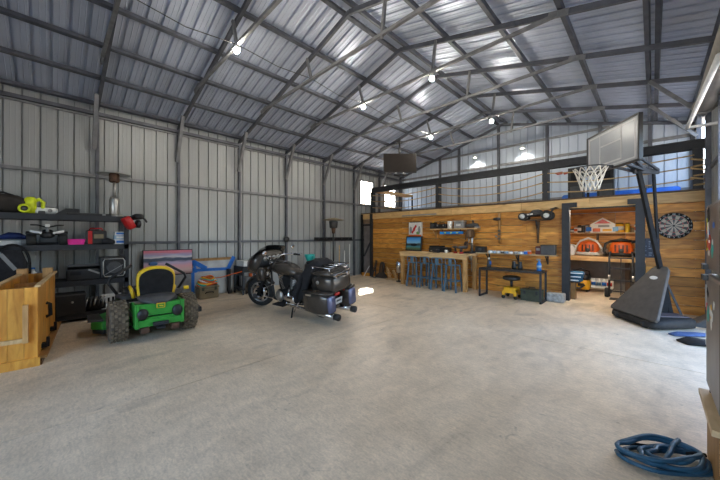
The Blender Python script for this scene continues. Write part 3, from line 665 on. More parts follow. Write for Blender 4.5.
o = MB().tube([(-7.80, 2.86, .50), (-7.70, 3.0, .52), (-7.66, 3.2, .57), (-7.66, 3.48, .62)], .012, 6).build('orange_cord', M_['orange']); tag(o, 'orange cord running from the rope heap to the black cart', 'cord')
# black tool cart with white carton
CTX, CTY = -7.93, 3.80
o = T('tool_cart', 'low black steel cart holding a pale carton beside the motorcycle front', 'cart', (CTX, CTY, 0), .0)
for x in (-.26, .26):
    for y in (-.28, .28):
        MB().bb((x-.02, y-.02, .05), (x+.02, y+.02, .74)).build('leg', M_['dsteel'], o); MB().lathe([(0, -.012), (.035, -.012), (.035, .012), (0, .012)], (x, y, .035), 'Y', 14).build('caster', M_['rubber'], o)
for z in (.14, .72): MB().bb((-.28, -.30, z-.02), (.28, .30, z+.02)).build('tray', M_['dsteel'], o)
MB().bb((-.27, -.29, .52), (-.24, .29, .70)).bb((-.26, -.29, .50), (.26, -.27, .70)).build('side_panel', M_['black'], o)
o = T('compressor', 'white and grey tank on the lower tray of the black cart', 'tank', (CTX+.05, CTY+.02, .16)); MB().blob([(0, 0, 0, .15, .17), (.04, 0, 0, .17, .19), (.24, 0, 0, .17, .19), (.28, 0, 0, .13, .15)], 18, 'Z', 3).build('tank_shell', M_['grey'], o); MB().cyl((0, 0, .27), (0, 0, .37), .05, 12).build('valve', M_['orange'], o); MB().box((.165, 0, .15), (.02, .18, .10)).build('front_panel', M_['white'], o)
o = T('carton_box', 'flat white carton on top of the black cart', 'box', (CTX, CTY, .74)); MB().box((0, 0, .07), (.44, .50, .14)).build('carton', M_['paper'], o); MB().box((0, 0, .146), (.45, .06, .012)).build('tape', M_['white'], o)
o = T('rubber_wheel_dolly', 'small black wheeled dolly standing left of the tool cart', 'dolly', (-8.20, 3.36, 0)); MB().bb((-.08, -.03, .06), (.08, .03, .66)).build('upright_panel', M_['black'], o, bev=.01); MB().lathe([(0, -.04), (.06, -.04), (.06, .04), (0, .04)], (.08, 0, .06), 'Y', 16).build('wheel', M_['rubber'], o)
# patio heater, tool rail, hand tools on the far left wall
o = T('patio_heater', 'tall slim patio heater standing by the wall behind the motorcycle', 'patio heater', (-7.88, 6.80, 0))
MB().lathe([(0, 0), (.22, 0), (.23, .02), (.18, .05), (.14, .06), (.14, .5), (.1, .56), (0, .56)], n=24).build('base_tank', M_['dsteel'], o)
MB().cyl((0, 0, .5), (0, 0, 1.66), .03, 10).build('pole', M_['dsteel'], o)
MB().lathe([(0, 1.62), (.05, 1.64), (.075, 1.78), (.08, 1.82), (0, 1.82)], n=18).build('valve_cup', M_['rust'], o)
MB().lathe([(0, 1.82), (.13, 1.82), (.155, 2.04), (.14, 2.06), (0, 2.06)], n=20).build('burner', M_['dgrey'], o)
MB().lathe([(0, 2.14), (.36, 2.09), (.365, 2.10), (.15, 2.15), (0, 2.17)], n=32).build('reflector', M_['tan'], o)
o = T('tool_rail', 'black tool rail fixed to the left wall above the far heater', 'rail', (XW, 7.10, 1.44)); MB().bb((-.0, -.75, -.06), (.03, 1.05, .06)).build('rail_board', M_['mblack'], o)
for i in range(5): MB().cyl((.03, -.6+.36*i, 0), (.10, -.6+.36*i, .02), .01, 6).build('peg', M_['dsteel'], o)
for i, (y, L2, lab, kind) in enumerate(((7.42, 1.2, 'pale broom hanging left on the black wall rail', 'broom'), (7.68, 1.0, 'white handled shovel hanging on the black wall rail', 'shovel'), (7.94, 1.25, 'white rake hanging right on the black wall rail', 'rake'))):
    o = T(kind, lab, kind, (XW+.10, y, 0), group='long tools on the wall rail'); MB().cyl((0, 0, .1), (0, 0, L2), .016, 8).build('handle', M_['white' if i else 'pine'], o)
    hd = MB()
    if i == 0: hd.prism([(-.12, 0), (.12, 0), (.06, .2), (-.06, .2)], -.02, .02, 'X')
    elif i == 1: hd.blob([(.0, 0, 0, .012, .05), (.1, 0, 0, .015, .10), (.26, 0, 0, .015, .10), (.30, 0, 0, .012, .03)], 12, 'Z')
    else:
        hd.bb((-.01, -.15, .1), (.01, .15, .13))
        for q in range(7): hd.bb((-.006, -.14+.046*q, 0), (.006, -.13+.046*q, .1))
    hd.build('head', M_['grey' if i else 'tan'], o)
o = T('wall_fan', 'round black fan housing on the left wall girt', 'fan', (XW+.0, 5.24, 1.44)); MB().lathe([(0, 0), (.09, 0), (.09, .05), (.06, .07), (0, .07)], (0, 0, 0), 'X', 20).build('cap_cover', M_['black'], o); MB().lathe([(0, .07), (.03, .07), (.03, .09), (0, .09)], (0, 0, 0), 'X', 12).build('centre_knob', M_['dgrey'], o)
o = T('watering_can', 'teal plastic jug standing behind the motorcycle tank', 'jug', (-7.95, 5.85, 0))
MB().blob([(.0, 0, 0, .12, .12), (.03, 0, 0, .15, .15), (.62, 0, 0, .15, .15), (.66, 0, 0, .12, .12)], 16, 'Z', 3).build('stand_drum', M_['black'], o)
MB().lathe([(0, .66), (.06, .66), (.12, .80), (.17, .95), (.165, .95), (.11, .80), (.05, .70), (0, .70)], n=20).build('funnel', M_['teal'], o); MB().tube([(.13, 0, .9), (.26, .0, .88), (.24, .0, .72), (.1, 0, .7)], .015, 6).build('handle', M_['teal'], o)

# ================================================================ touring motorcycle (x forward, y left)
mc = T('touring_motorcycle', 'dark bronze touring motorcycle with saddlebags parked on its kickstand', 'motorcycle', (-4.47, 3.60, 0), PI+.11)
lean = .13
WB, RR = 1.80, .315
def wheel(x, nm, w, r, disc):
    tyre = MB(); h = w/2
    tyre.lathe([(r*.68, -h*.8), (r*.85, -h), (r*.96, -h*.7), (r, -h*.25), (r, h*.25), (r*.96, h*.7), (r*.85, h), (r*.68, h*.8)], (x, 0, r), 'Y', 32)
    t_ = tyre.build(nm, M_['rubber'], mc)
    MB().lathe([(r*.62, -h*.6), (r*.72, -h*.85), (r*.70, 0), (r*.72, h*.85), (r*.62, h*.6), (r*.60, 0), (r*.62, -h*.6)], (x, 0, r), 'Y', 32).build('rim', M_['alu'], t_)
    sp = MB()
    for k in range(9):
        a = 2*PI*k/9; a2 = a+.16
        for q in (a, a2): sp.bar((x+.04*math.cos(a), 0, r+.04*math.sin(a)), (x+r*.63*math.cos(q), 0, r+r*.63*math.sin(q)), .025, .018, (0, 1, 0))
    sp.cyl((x, -.08, r), (x, .08, r), .045, 16); sp.build('wheel_spokes', M_['mblack'], t_)
    for s in disc: MB().lathe([(r*.30, s*.075-.003), (r*.48, s*.075-.003), (r*.48, s*.075+.003), (r*.30, s*.075+.003), (r*.30, s*.075-.003)], (x, 0, r), 'Y', 28).build('brake_disc', M_['chrome'], t_)
    return t_
wheel(0, 'rear_wheel', .17, RR, (1,)); wheel(WB, 'front_wheel', .125, .325, (1, -1))
def arcf(cx, cz, r0, a0, a1, hw, th, n=14):
    rings = []
    for i in range(n+1):
        a = a0+(a1-a0)*i/n; ca, sa = math.cos(a), math.sin(a); ring = []
        for j in range(9):
            u = -1+2*j/8; rr = r0-.05*abs(u)**3; ring.append((cx+rr*ca, u*hw, cz+rr*sa))
        for j in range(8, -1, -1):
            u = -1+2*j/8; rr = r0-th-.05*abs(u)**3; ring.append((cx+rr*ca, u*hw*.95, cz+rr*sa))
        rings.append(ring)
    return MB().loft(rings)
arcf(WB, .325, .385, -.15, 2.7, .085, .012).build('front_fender', M_['bike'], mc)
arcf(0, RR, .40, .6, 3.35, .115, .015).build('rear_fender', M_['bike'], mc)
# fork
for s in (-1, 1):
    f_ = MB().cyl((WB, s*.10, .33), (WB-.36, s*.10, .98), .028, 12).build('fork_leg', M_['chrome'], mc)
    MB().cyl((WB-.0, s*.10, .30), (WB-.16, s*.10, .62), .04, 12).build('fork_slider', M_['mblack'], f_)
    MB().box((WB+.10, s*.095, .24), (.09, .05, .10)).build('brake_caliper', M_['dgrey'], f_, bev=.012)
# frame and engine
fr = MB()
for s in (-1, 1):
    fr.tube([(1.42, s*.04, .92), (1.30, s*.12, .55), (1.22, s*.15, .24), (.85, s*.16, .20), (.35, s*.16, .24), (.25, s*.15, .55), (.55, s*.1, .72), (1.38, s*.05, .90)], .02, 8)
    fr.bar((.0, s*.13, RR), (.45, s*.14, .35), .04, .05)
fr.build('frame', M_['black'], mc)
en = MB().blob([(.45, 0, .33, .15, .1), (.52, 0, .34, .18, .13), (.85, 0, .33, .18, .14), (1.12, 0, .33, .17, .12), (1.18, 0, .33, .12, .08)], 18, 'X', 4).build('crankcase', M_['mblack'], mc)
for s in (1, -1):
    MB().lathe([(0, s*.17), (.10, s*.17), (.12, s*.2), (.09, s*.225), (0, s*.235)], (1.0, 0, .34), 'Y', 24).build('engine_cover', M_['alu'], en)
    MB().blob([(.5, s*.2, .31, .03, .05), (.55, s*.21, .31, .04, .09), (.78, s*.21, .31, .04, .09), (.84, s*.2, .31, .03, .05)], 16).build('primary_cover', M_['chrome'], en)
for nm, a, cx in (('cylinder', .40, .93), ('cylinder', -.40, .80)):
    c = MB(); cy = MB()
    for i in range(8):
        d = .10+i*.03; p = Vector((cx+math.sin(a)*d, 0, .38+math.cos(a)*d)); q = p+Vector((math.sin(a)*.014, 0, math.cos(a)*.014)); c.cyl(p, q, .108, 18)
    c.cyl((cx, 0, .38), (cx+math.sin(a)*.33, 0, .38+math.cos(a)*.33), .065, 16)
    o2 = c.build(nm, M_['alu'], mc)
    top = Vector((cx+math.sin(a)*.36, 0, .38+math.cos(a)*.36)); MB().box(top, (.17, .15, .08), (0, a, 0)).build('rocker_cover', M_['chrome'], o2, bev=.02)
MB().blob([(.62, 0, .55, .07, .10), (.68, 0, .56, .10, .16), (1.05, 0, .56, .10, .17), (1.14, 0, .55, .07, .10)], 14, 'X', 4).build('engine_cradle', M_['mblack'], mc)
MB().lathe([(0, -.20), (.10, -.20), (.115, -.16), (.10, -.1), (0, -.1)], (.87, 0, .62), 'Y', 24).build('air_cleaner', M_['chrome'], mc)
for s in (1, -1):
    MB().tube([(.95 if s < 0 else .78, s*.10, .55), (1.05 if s < 0 else .68, s*.20, .42), (.75, s*.23, .22), (.3, s*.22, .19), (-.1, s*.22, .18)], .032, 10).build('exhaust_pipe', M_['chrome'], mc)
    mf = MB().tube([(-.02, s*.22, .18), (.0, s*.22, .18), (-.12, s*.22, .178), (-.55, s*.225, .17)], [.035, .04, .052, .056], 16).build('muffler', M_['chrome'], mc)
    MB().cyl((-.53, s*.225, .17), (-.62, s*.227, .168), .058, 16).build('end_cap', M_['black'], mf)
    sb = MB().blob([(-.53, s*.27, .40, .085, .14), (-.51, s*.275, .40, .11, .17), (-.2, s*.285, .395, .125, .19), (.05, s*.275, .40, .115, .18), (.12, s*.265, .41, .075, .13)], 20, 'X', 4.5).build('saddlebag', M_['bike'], mc)
    MB().blob([(-.545, s*.273, .585, .09, .018), (-.2, s*.285, .595, .125, .022), (.12, s*.265, .585, .075, .018)], 16, 'X', 4).build('saddlebag_lid', M_['bike'], sb)
    MB().blob([(-.545, s*.275, .40, .085, .135), (-.532, s*.275, .40, .098, .15), (-.52, s*.275, .40, .098, .15)], 16, 'X', 6).build('bag_end_panel', mat('smoky_panel', (.10, .11, .19), .25, .3, .1, 6), sb)
    MB().box((-.1, s*.405, .555), (.13, .015, .035)).build('bag_latch', M_['chrome'], sb, bev=.006)
    MB().bb((.70, s*.20, .20), (1.05, s*.36, .225)).build('floorboard', M_['mblack'], mc, bev=.008)
    MB().tube([(1.26, s*.12, .55), (1.30, s*.34, .50), (1.28, s*.36, .36), (1.22, s*.14, .24)], .018, 8).build('engine_guard', M_['chrome'], mc)
MB().tube([(.62, .17, .2), (.52, .30, .10), (.44, .40, .015)], .016, 8).build('kickstand', M_['black'], mc)
MB().tube([(.30, .20, .42), (.40, .26, .25), (.46, .3, .12)], .012, 8).build('shift_rod', M_['chrome'], mc)
# tank, seat, dash
MB().blob([(.52, 0, .80, .05, .03), (.58, 0, .82, .12, .07), (.80, 0, .86, .175, .12), (1.05, 0, .89, .19, .135), (1.25, 0, .90, .16, .11), (1.34, 0, .90, .10, .06)], 20, 'X', 2.6).build('fuel_tank', M_['bike'], mc)
dsh = MB().blob([(.62, 0, .90, .04, .015), (.85, 0, .975, .055, .02), (1.15, 0, 1.02, .06, .02), (1.25, 0, 1.0, .04, .015)], 14).build('tank_console', M_['black'], mc)
MB().lathe([(0, 0), (.045, 0), (.045, .012), (0, .016)], (1.0, 0, 1.005), 'Z', 18).build('filler_cap', M_['chrome'], dsh)
MB().blob([(.05, 0, .72, .13, .05), (.15, 0, .73, .17, .07), (.35, 0, .70, .18, .07), (.52, 0, .745, .15, .07), (.64, 0, .80, .08, .045)], 18, 'X', 2.8).build('seat', M_['leather'], mc)
MB().blob([(.40, 0, .62, .13, .10), (.25, 0, .55, .14, .14), (.1, 0, .55, .13, .13)], 16, 'X', 3).build('side_cover', M_['bike'], mc)
# shark-nose fairing fixed to the frame
fa = MB()
secs = [(1.34, 1.00, .17, .14), (1.42, 1.00, .36, .22), (1.56, .99, .43, .25), (1.72, .96, .40, .24), (1.86, .93, .30, .18), (1.95, .90, .19, .11), (1.98, .89, .09, .05)]
rings = []
for x, zc, ry, rz_ in secs:
    ring = []
    for k in range(24):
        a = 2*PI*k/24; cs, sn = math.cos(a), math.sin(a)
        ring.append((x+(-.05*sn), ry*math.copysign(abs(cs)**.75, cs), zc+rz_*math.copysign(abs(sn)**.8, sn)))
    rings.append(ring)
fa = MB().loft(rings[1:], cap=True).build('fairing', M_['bike'], mc)
MB().blob([(1.40, 0, 1.03, .24, .11), (1.42, 0, 1.03, .30, .15), (1.46, 0, 1.03, .30, .15)], 20, 'X', 3.5).build('dash_panel', M_['black'], fa)
for y in (-.16, -.055, .055, .16): MB().lathe([(0, 1.385), (.045, 1.385), (.05, 1.41), (0, 1.41)], (0, y, 1.08), 'X', 16).build('gauge', M_['alu'], fa)
for s in (-1, 1):
    MB().lathe([(0, 0), (.05, 0), (.06, .03), (0, .03)], (1.87, s*.13, .93), 'X', 18).build('headlight', M_['chrome'], fa)
    MB().blob([(1.26, s*.30, .78, .04, .10), (1.34, s*.31, .80, .07, .14), (1.50, s*.30, .78, .06, .14), (1.56, s*.28, .76, .03, .08)], 14, 'X', 3).build('fairing_lower', M_['bike'], fa)
wsr = []
for x, z, hw in ((1.74, 1.14, .40), (1.66, 1.24, .39), (1.56, 1.31, .34), (1.48, 1.345, .24)):
    wsr.append([(x-.22*(j/4)**2, hw*j/4, z-.04*(j/4)**2) for j in range(-4, 5)]+[(x-.012-.22*(j/4)**2, hw*.98*j/4, z-.04*(j/4)**2) for j in range(4, -5, -1)])
MB().loft(wsr).build('windshield', mat('smoked_screen', (.02, .02, .022), .12, 0, .1, 4), mc)
# bars, mirrors
MB().tube([(.98, .43, 1.07), (1.10, .38, 1.09), (1.24, .22, 1.12), (1.28, 0, 1.08), (1.24, -.22, 1.12), (1.10, -.38, 1.09), (.98, -.43, 1.07)], .016, 8).build('handlebar', M_['chrome'], mc)
for s in (-1, 1):
    MB().cyl((.96, s*.437, 1.067), (1.09, s*.385, 1.088), .022, 12).build('grip', M_['rubber'], mc)
    MB().tube([(1.10, s*.40, 1.10), (1.0, s*.46, 1.09), (.94, s*.47, 1.08)], .008, 6).build('lever', M_['chrome'], mc)
    m_ = MB().tube([(1.14, s*.37, 1.10), (1.16, s*.41, 1.18), (1.15, s*.44, 1.22)], .008, 6).build('mirror_stalk', M_['chrome'], mc)
    MB().ell((1.14, s*.44, 1.25), (.018, .065, .045)).build('mirror', M_['chrome'], m_)
# top case and rack
tp = MB().blob([(-.56, 0, .72, .20, .11), (-.53, 0, .725, .26, .15), (-.3, 0, .73, .29, .165), (-.08, 0, .73, .27, .155), (-.04, 0, .73, .22, .12)], 24, 'X', 4).build('tour_case', M_['bike'], mc)
MB().blob([(-.57, 0, .895, .22, .02), (-.53, 0, .905, .275, .035), (-.3, 0, .92, .30, .055), (-.08, 0, .905, .28, .035), (-.03, 0, .895, .22, .02)], 24, 'X', 4).build('case_lid', M_['bike'], tp)
MB().bb((-.575, -.2, .86), (-.555, .2, .88)).build('chrome_trim', M_['chrome'], tp)
for y in (-.15, .15): MB().box((-.572, y, .86), (.02, .05, .06)).build('latch', M_['chrome'], tp, bev=.006)
MB().lathe([(0, 0), (.035, 0), (.03, .02), (0, .02)], (-.25, .285, .76), 'Y', 14).build('side_lock', M_['alu'], tp)
rk = MB().tube([(-.54, -.24, 1.02), (-.54, .24, 1.02), (-.06, .24, 1.02), (-.06, -.24, 1.02)], .011, 8, True)
for y in (-.12, -.0, .12): rk.tube([(-.54, y, 1.02), (-.06, y, 1.02)], .008, 8)
for x in (-.5, -.1):
    for y in (-.24, .24): rk.cyl((x, y, 1.02), (x, y*.9, .92), .009, 8)
rk.build('luggage_rack', M_['chrome'], mc)
MB().box((-.13, 0, .56), (.3, .2, .06)).build('case_bracket', M_['chrome'], mc)
for s in (-1, 1):
    MB().cyl((-.395, s*.155, .56), (-.45, s*.16, .56), .035, 14).build('turn_signal', M_['lens'], mc)
MB().bb((-.415, -.16, .545), (-.395, .16, .575)).build('signal_bar', M_['chrome'], mc); MB().box((-.41, 0, .50), (.04, .13, .05)).build('tail_light', M_['lens'], mc, bev=.01)
pl = MB().box((-.435, 0, .38), (.012, .18, .11), (0, -.2, 0)).build('license_plate', M_['paper'], mc)
MB().box((-.443, 0, .385), (.003, .12, .035), (0, -.2, 0)).build('plate_characters', M_['dgrey'], pl)
def steer(names, ang, c):
    Mx = Matrix.Translation((c, 0, 0)) @ Matrix.Rotation(ang, 4, 'Z') @ Matrix.Translation((-c, 0, 0))
    for q in mc.children:
        if q.name.split('.')[0] in names:
            for r in [q]+list(q.children): r.data.transform(Mx)
steer(('front_wheel', 'front_fender', 'fork_leg'), .42, 1.55); steer(('handlebar', 'grip', 'lever', 'mirror_stalk'), .22, 1.28)
mc.rotation_euler = (-lean, 0, PI+.11); mc.location.z = .012
# jacket draped over the passenger backrest
M = Matrix.Translation((-4.47, 3.60, .012)) @ Euler((-lean, 0, PI+.11)).to_matrix().to_4x4()
jk = T('black_jacket', 'black cloth jacket draped over the motorcycle passenger seat and backrest', 'jacket', M @ Vector((.12, 0, .62)), rot=(-lean, 0, PI+.11))
rings = []
for i, (x, z, hw, dz) in enumerate(((-.34, .43, .18, .06), (-.26, .50, .23, .14), (-.14, .515, .27, .34), (-.02, .46, .30, .52), (.09, .36, .31, .56), (.19, .24, .32, .52), (.27, .12, .31, .42), (.32, .02, .27, .30))):
    ring = []
    for j in range(13):
        a = PI*j/12; ring.append((x+.018*math.sin(5*a+i), hw*math.cos(a)*(1.0+.05*math.sin(7*a+i*1.3)), z-dz*(1-math.sin(a)**.5)+.012*math.sin(9*a+i)))
    for j in range(12, -1, -1):
        a = PI*j/12; ring.append((x-.02, hw*.9*math.cos(a), z-.03-dz*.95*(1-math.sin(a)**.5)))
    rings.append(ring)
MB().loft(rings).build('jacket_body', M_['cloth'], jk)
MB().tube([(.05, .27, .22), (.10, .325, .05), (.20, .335, -.12), (.22, .32, -.26)], [.05, .06, .055, .045], 12).build('sleeve', M_['cloth'], jk)
MB().tube([(-.2, .0, .45), (-.12, .12, .47), (-.02, .16, .45), (.02, 0, .42)], .03, 10).build('collar', M_['cloth'], jk)

# ================================================================ along the partition
def px(x, Y): return aY(x, 236, Y).x
def pz(x, y, Y): return aY(x, y, Y).z
# bench
BX0, BX1, BY0, BY1, BZ = -5.88, -3.62, 7.88, 8.68, 1.05
o = T('workbench', 'long pale timber workbench with thick posts against the board partition', 'workbench', ((BX0+BX1)/2, (BY0+BY1)/2, 0)); hx, hy = (BX1-BX0)/2, (BY1-BY0)/2
m = MB()
for i in range(4): m.bb((-hx, -hy+i*.2+.002, BZ-.07), (hx, -hy+i*.2+.198, BZ))
m.build('bench_top', M_['pine'], o, bev=.004)
MB().bb((-hx+.02, -hy, BZ-.15), (hx-.02, -hy+.04, BZ-.07)).build('apron', M_['pine'], o)
for x in (-hx+.08, hx-.08):
    for y in (-hy+.08, hy-.10): MB().bb((x-.05, y-.05, 0), (x+.05, y+.05, BZ-.07)).build('leg', M_['pinez'], o)
# stools (backs to the room)
def stool(label, loc, rz):
    s = T('bar_stool', label, 'stool', loc, rz, 'blue metal bar stools at the workbench')
    MB().prism([(-.15, -.15), (.15, -.15), (.15, .15), (-.15, .15)], .715, .745, 'Z').build('seat', M_['sblue'], s, bev=.025)
    for a in (-1, 1):
        for b in (-1, 1): MB().bar((a*.13, b*.13, .72), (a*.178, b*.178, 0), .05, .03).build('leg', M_['sblue'], s)
    for z, w in ((.30, .150),):
        m = MB()
        for a in (-1, 1): m.bar((a*w, -w, z), (a*w, w, z), .012, .03); m.bar((-w, a*w, z), (w, a*w, z), .012, .03)
        m.build('footrest', M_['sblue'], s)
    m = MB()
    for i in range(9):
        pass
    MB().tube([(-.15, -.14, .73), (-.155, -.17, .86), (-.13, -.18, .92), (.13, -.18, .92), (.155, -.17, .86), (.15, -.14, .73)], .013, 8).build('back_frame', M_['sblue'], s)
    MB().bb((-.05, -.175, .73), (.05, -.165, .91)).build('back_splat', M_['sblue'], s)
    return s
sx = [(px(414.5, 7.85), 7.86), (px(427, 7.85), 7.90), (px(438.5, 7.8), 7.84), (px(452.5, 7.78), 7.82)]
st = stool('blue metal bar stool furthest from the console table, at the bench end', (sx[0][0], sx[0][1], 0), .06)
for (x, y), rz, lb in zip(sx[1:], (-.05, .10, -.04), ('blue metal bar stool second from the picture end of the bench', 'blue metal bar stool third from the picture end of the bench', 'blue metal bar stool at the bench end closest to the console table')):
    dup(st, (x, y, 0), rz, lb)
# pictures
lake = art('lake_print', [(.0, (.03, .05, .03)), (.22, (.10, .16, .08)), (.34, (.05, .22, .28)), (.46, (.02, .03, .03)), (.56, (.03, .04, .04)), (.64, (.20, .42, .62)), (.82, (.10, .33, .62)), (1., (.04, .22, .55))], .5)
X = px(413, 8.4); o = T('framed_picture', 'blue lake picture in a black frame standing on the workbench', 'picture', (X, 8.42, BZ))
MB().bb((-.31, -.02, .0), (.31, .02, .49)).xf(Matrix.Rotation(-.12, 4, 'X')).build('frame', M_['black'], o, bev=.006); MB().bb((-.27, -.026, .04), (.27, -.02, .45)).xf(Matrix.Rotation(-.12, 4, 'X')).build('print', lake, o)
MB().ell((.02, -.028, .20), (.13, .004, .045)).xf(Matrix.Rotation(-.12, 4, 'X')).build('dark_bridge_shape', M_['mblack'], o)
Xp = px(415, 8.62); zb, zt = pz(415, 236.5, 8.62), pz(415, 222.5, 8.62)
o = T('wall_poster', 'pale poster with red figure above the lake picture', 'poster', (Xp, 8.64, zb)); h_ = zt-zb
MB().bb((-.25, -.02, 0), (.25, .05, h_)).build('poster_board', M_['paper'], o); MB().bb((-.25, -.028, 0), (.25, -.02, .06)).build('lower_band', M_['orange'], o); MB().bb((-.20, -.02, h_), (.20, .05, h_+.03)).build('top_clip', M_['mblack'], o)
m = MB().ell((-.03, -.024, .25), (.045, .006, .10), rot=(0, .4, 0)).ell((.03, -.024, .34), (.04, .006, .05)).ell((-.10, -.024, .15), (.04, .006, .05)); m.build('red_figure', M_['red'], o)
MB().ell((-.17, -.024, .22), (.05, .006, .12)).ell((.17, -.024, .22), (.05, .006, .13)).build('grey_foliage', M_['grey'], o); MB().ell((.12, -.0235, .12), (.07, .006, .05)).build('green_patch', mat('soft_green', (.12, .25, .06), .6), o)
# shelf over the bench
YS = 8.50; zs = pz(453, 228.5, YS); xa, xb = px(431, YS), px(478, YS)
o = T('wall_shelf', 'short timber wall shelf above the workbench', 'shelf', ((xa+xb)/2, YS+.06, zs)); w2 = (xb-xa)/2
MB().bb((-w2, -.13, -.03), (w2, .135, 0)).build('board', M_['pine'], o)
for x in (-w2+.1, w2-.3): MB().bb((x-.02, .09, -.30), (x+.02, .135, -.03)).bar((x, -.10, -.04), (x, .11, -.26), .03).build('bracket', M_['pinez'], o)
xl = px(451, YS-.05); o = T('spirit_level', 'long blue spirit level hanging under the bench shelf', 'spirit level', (xl, YS-.03, zs-.13)); MB().bb((-.38, -.02, -.04), (.38, .02, .04)).build('level_body', mat('level_blue', (.01, .22, .62), .4), o, bev=.006)
for x in (-.2, 0, .2): MB().bb((x-.03, -.024, -.015), (x+.03, -.019, .015)).build('vial', M_['neon'], o)
MB().bb((-.3, -.005, .04), (-.28, .01, .13)).bb((.28, -.005, .04), (.30, .01, .13)).build('hanging_strap', M_['dsteel'], o)
def onshelf(nm, lab, cat, x, Y, z, grp=None): return T(nm, lab, cat, (px(x, Y), Y, z), group=grp)
o = onshelf('camera', 'black boxy device at the left end of the bench shelf', 'device', 433.5, 8.52, zs); MB().box((0, 0, .10), (.17, .16, .2)).build('housing', M_['black'], o, bev=.01); MB().lathe([(0, -.12), (.05, -.12), (.055, -.07), (0, -.07)], (0, 0, .11), 'Y', 16).build('lens', M_['dgrey'], o); MB().box((.0, 0, .215), (.06, .06, .03)).build('top_knob', M_['dyellow'], o)
o = onshelf('toolbox', 'low black tool case second on the bench shelf', 'toolbox', 442, 8.52, zs); MB().box((0, 0, .07), (.36, .2, .14)).build('case_body', M_['black'], o, bev=.01); MB().tube([(-.08, 0, .14), (-.07, 0, .19), (.07, 0, .19), (.08, 0, .14)], .014, 6).build('handle', M_['mblack'], o)
for x in (-.1, .1): MB().box((x, -.103, .1), (.04, .012, .05)).build('latch', M_['alu'], o)
o = onshelf('paper_roll', 'white paper roll standing on the bench shelf', 'paper roll', 450, 8.50, zs); MB().lathe([(.025, 0), (.075, 0), (.075, .22), (.025, .22)], n=20).build('roll', M_['white'], o); MB().lathe([(.02, .0), (.026, 0), (.026, .225), (.02, .225)], n=14).build('core', M_['tan'], o)
o = onshelf('storage_box', 'grey lidded storage box right of the paper roll', 'box', 460, 8.52, zs); MB().box((0, 0, .10), (.30, .2, .2)).build('box_body', M_['grey'], o, bev=.01); MB().box((0, 0, .215), (.32, .215, .04)).build('lid', M_['alu'], o, bev=.006); MB().box((0, -.105, .1), (.14, .01, .06)).build('label_panel', M_['paper'], o)
o = onshelf('angle_grinder', 'grey and dark power tool at the right end of the bench shelf', 'power tool', 472, 8.50, zs); MB().blob([(-.2, 0, .06, .035, .035), (-.1, 0, .07, .05, .055), (.06, 0, .08, .06, .07), (.16, 0, .07, .05, .06), (.19, 0, .06, .03, .03)], 14).build('tool_body', M_['dgrey'], o); MB().lathe([(0, -.03), (.08, -.03), (.08, -.0), (0, 0)], (.16, 0, .04), 'Z', 18).build('disc_guard', M_['alu'], o); MB().cyl((.05, 0, .1), (.03, -.03, .22), .025, 10).build('side_handle', M_['black'], o)
# on the bench
o = onshelf('tool_tray', 'low black tool tray lying in the middle of the workbench', 'tray', 440, 8.35, BZ); MB().box((0, 0, .075), (.62, .30, .15)).build('tray_body', M_['black'], o, bev=.015); MB().bb((-.3, -.14, .15), (.1, .14, .2)).build('upper_case', M_['mblack'], o, bev=.015); MB().bb((-.05, -.16, .06), (.06, -.15, .10)).build('clasp', M_['grey'], o)
o = onshelf('bench_vice', 'small dark vice on the workbench front edge', 'vice', 436, 7.98, BZ); MB().bb((-.09, -.05, 0), (.09, .06, .03)).build('base', M_['dsteel'], o); MB().bb((-.03, -.06, .03), (.07, .06, .10)).bb((-.10, -.05, .05), (-.04, .05, .10)).build('jaw', M_['dsteel'], o, bev=.006); MB().cyl((-.18, 0, .06), (-.08, 0, .06), .012, 8).build('screw', M_['alu'], o)
o = onshelf('white_mug', 'small white cup on the workbench near the black tray', 'cup', 446, 8.02, BZ); MB().lathe([(0, 0), (.035, 0), (.042, .09), (.036, .09), (.03, .01), (0, .01)], n=16).build('cup_body', M_['white'], o); MB().tube([(.04, 0, .075), (.065, 0, .06), (.06, 0, .03), (.037, 0, .02)], .006, 6).build('handle', M_['white'], o)
def drill(lab, x, Y, rz):
    o = T('cordless_drill', lab, 'drill', (px(x, Y), Y, BZ), rz, 'drills on the workbench')
    MB().blob([(-.1, 0, .17, .03, .03), (-.06, 0, .18, .04, .04), (.06, 0, .18, .038, .038), (.1, 0, .18, .025, .025)], 12).build('motor_body', M_['dgrey'], o); MB().cyl((.1, 0, .18), (.16, 0, .18), .018, 10, .01).build('chuck', M_['black'], o)
    MB().blob([(.03, -.03, 0, .035, .02), (.15, -.01, 0, .03, .02)], 10, 'Z').build('grip', M_['black'], o); MB().box((-.02, 0, .025), (.11, .06, .05)).build('battery', M_['red'] if rz > 0 else M_['black'], o, bev=.008)
    return o
drill('dark cordless drill on the workbench left of the drill press', 455, 8.1, 2.6); drill('dark cordless drill by the front of the drill press', 462, 7.98, .5)
o = onshelf('drill_press', 'dark bench drill press standing at the right end of the workbench', 'drill press', 470, 8.34, BZ)
MB().box((0, 0, .025), (.26, .34, .05)).build('base', M_['dsteel'], o, bev=.01); MB().cyl((.02, .08, .04), (.02, .08, .66), .035, 14).build('column', M_['alu'], o); MB().lathe([(0, .26), (.11, .26), (.11, .285), (0, .285)], (-.02, -.05, 0), 'Z', 20).build('work_table', M_['dsteel'], o)
MB().blob([(.44, 0, .0, .07, .14), (.48, 0, .0, .09, .17), (.60, 0, .01, .09, .17), (.68, .01, .03, .06, .10)], 16, 'Z', 3.5).build('head', M_['dwood'], o); MB().cyl((-.0, -.08, .45), (-.0, -.08, .33), .02, 10).build('spindle', M_['alu'], o)
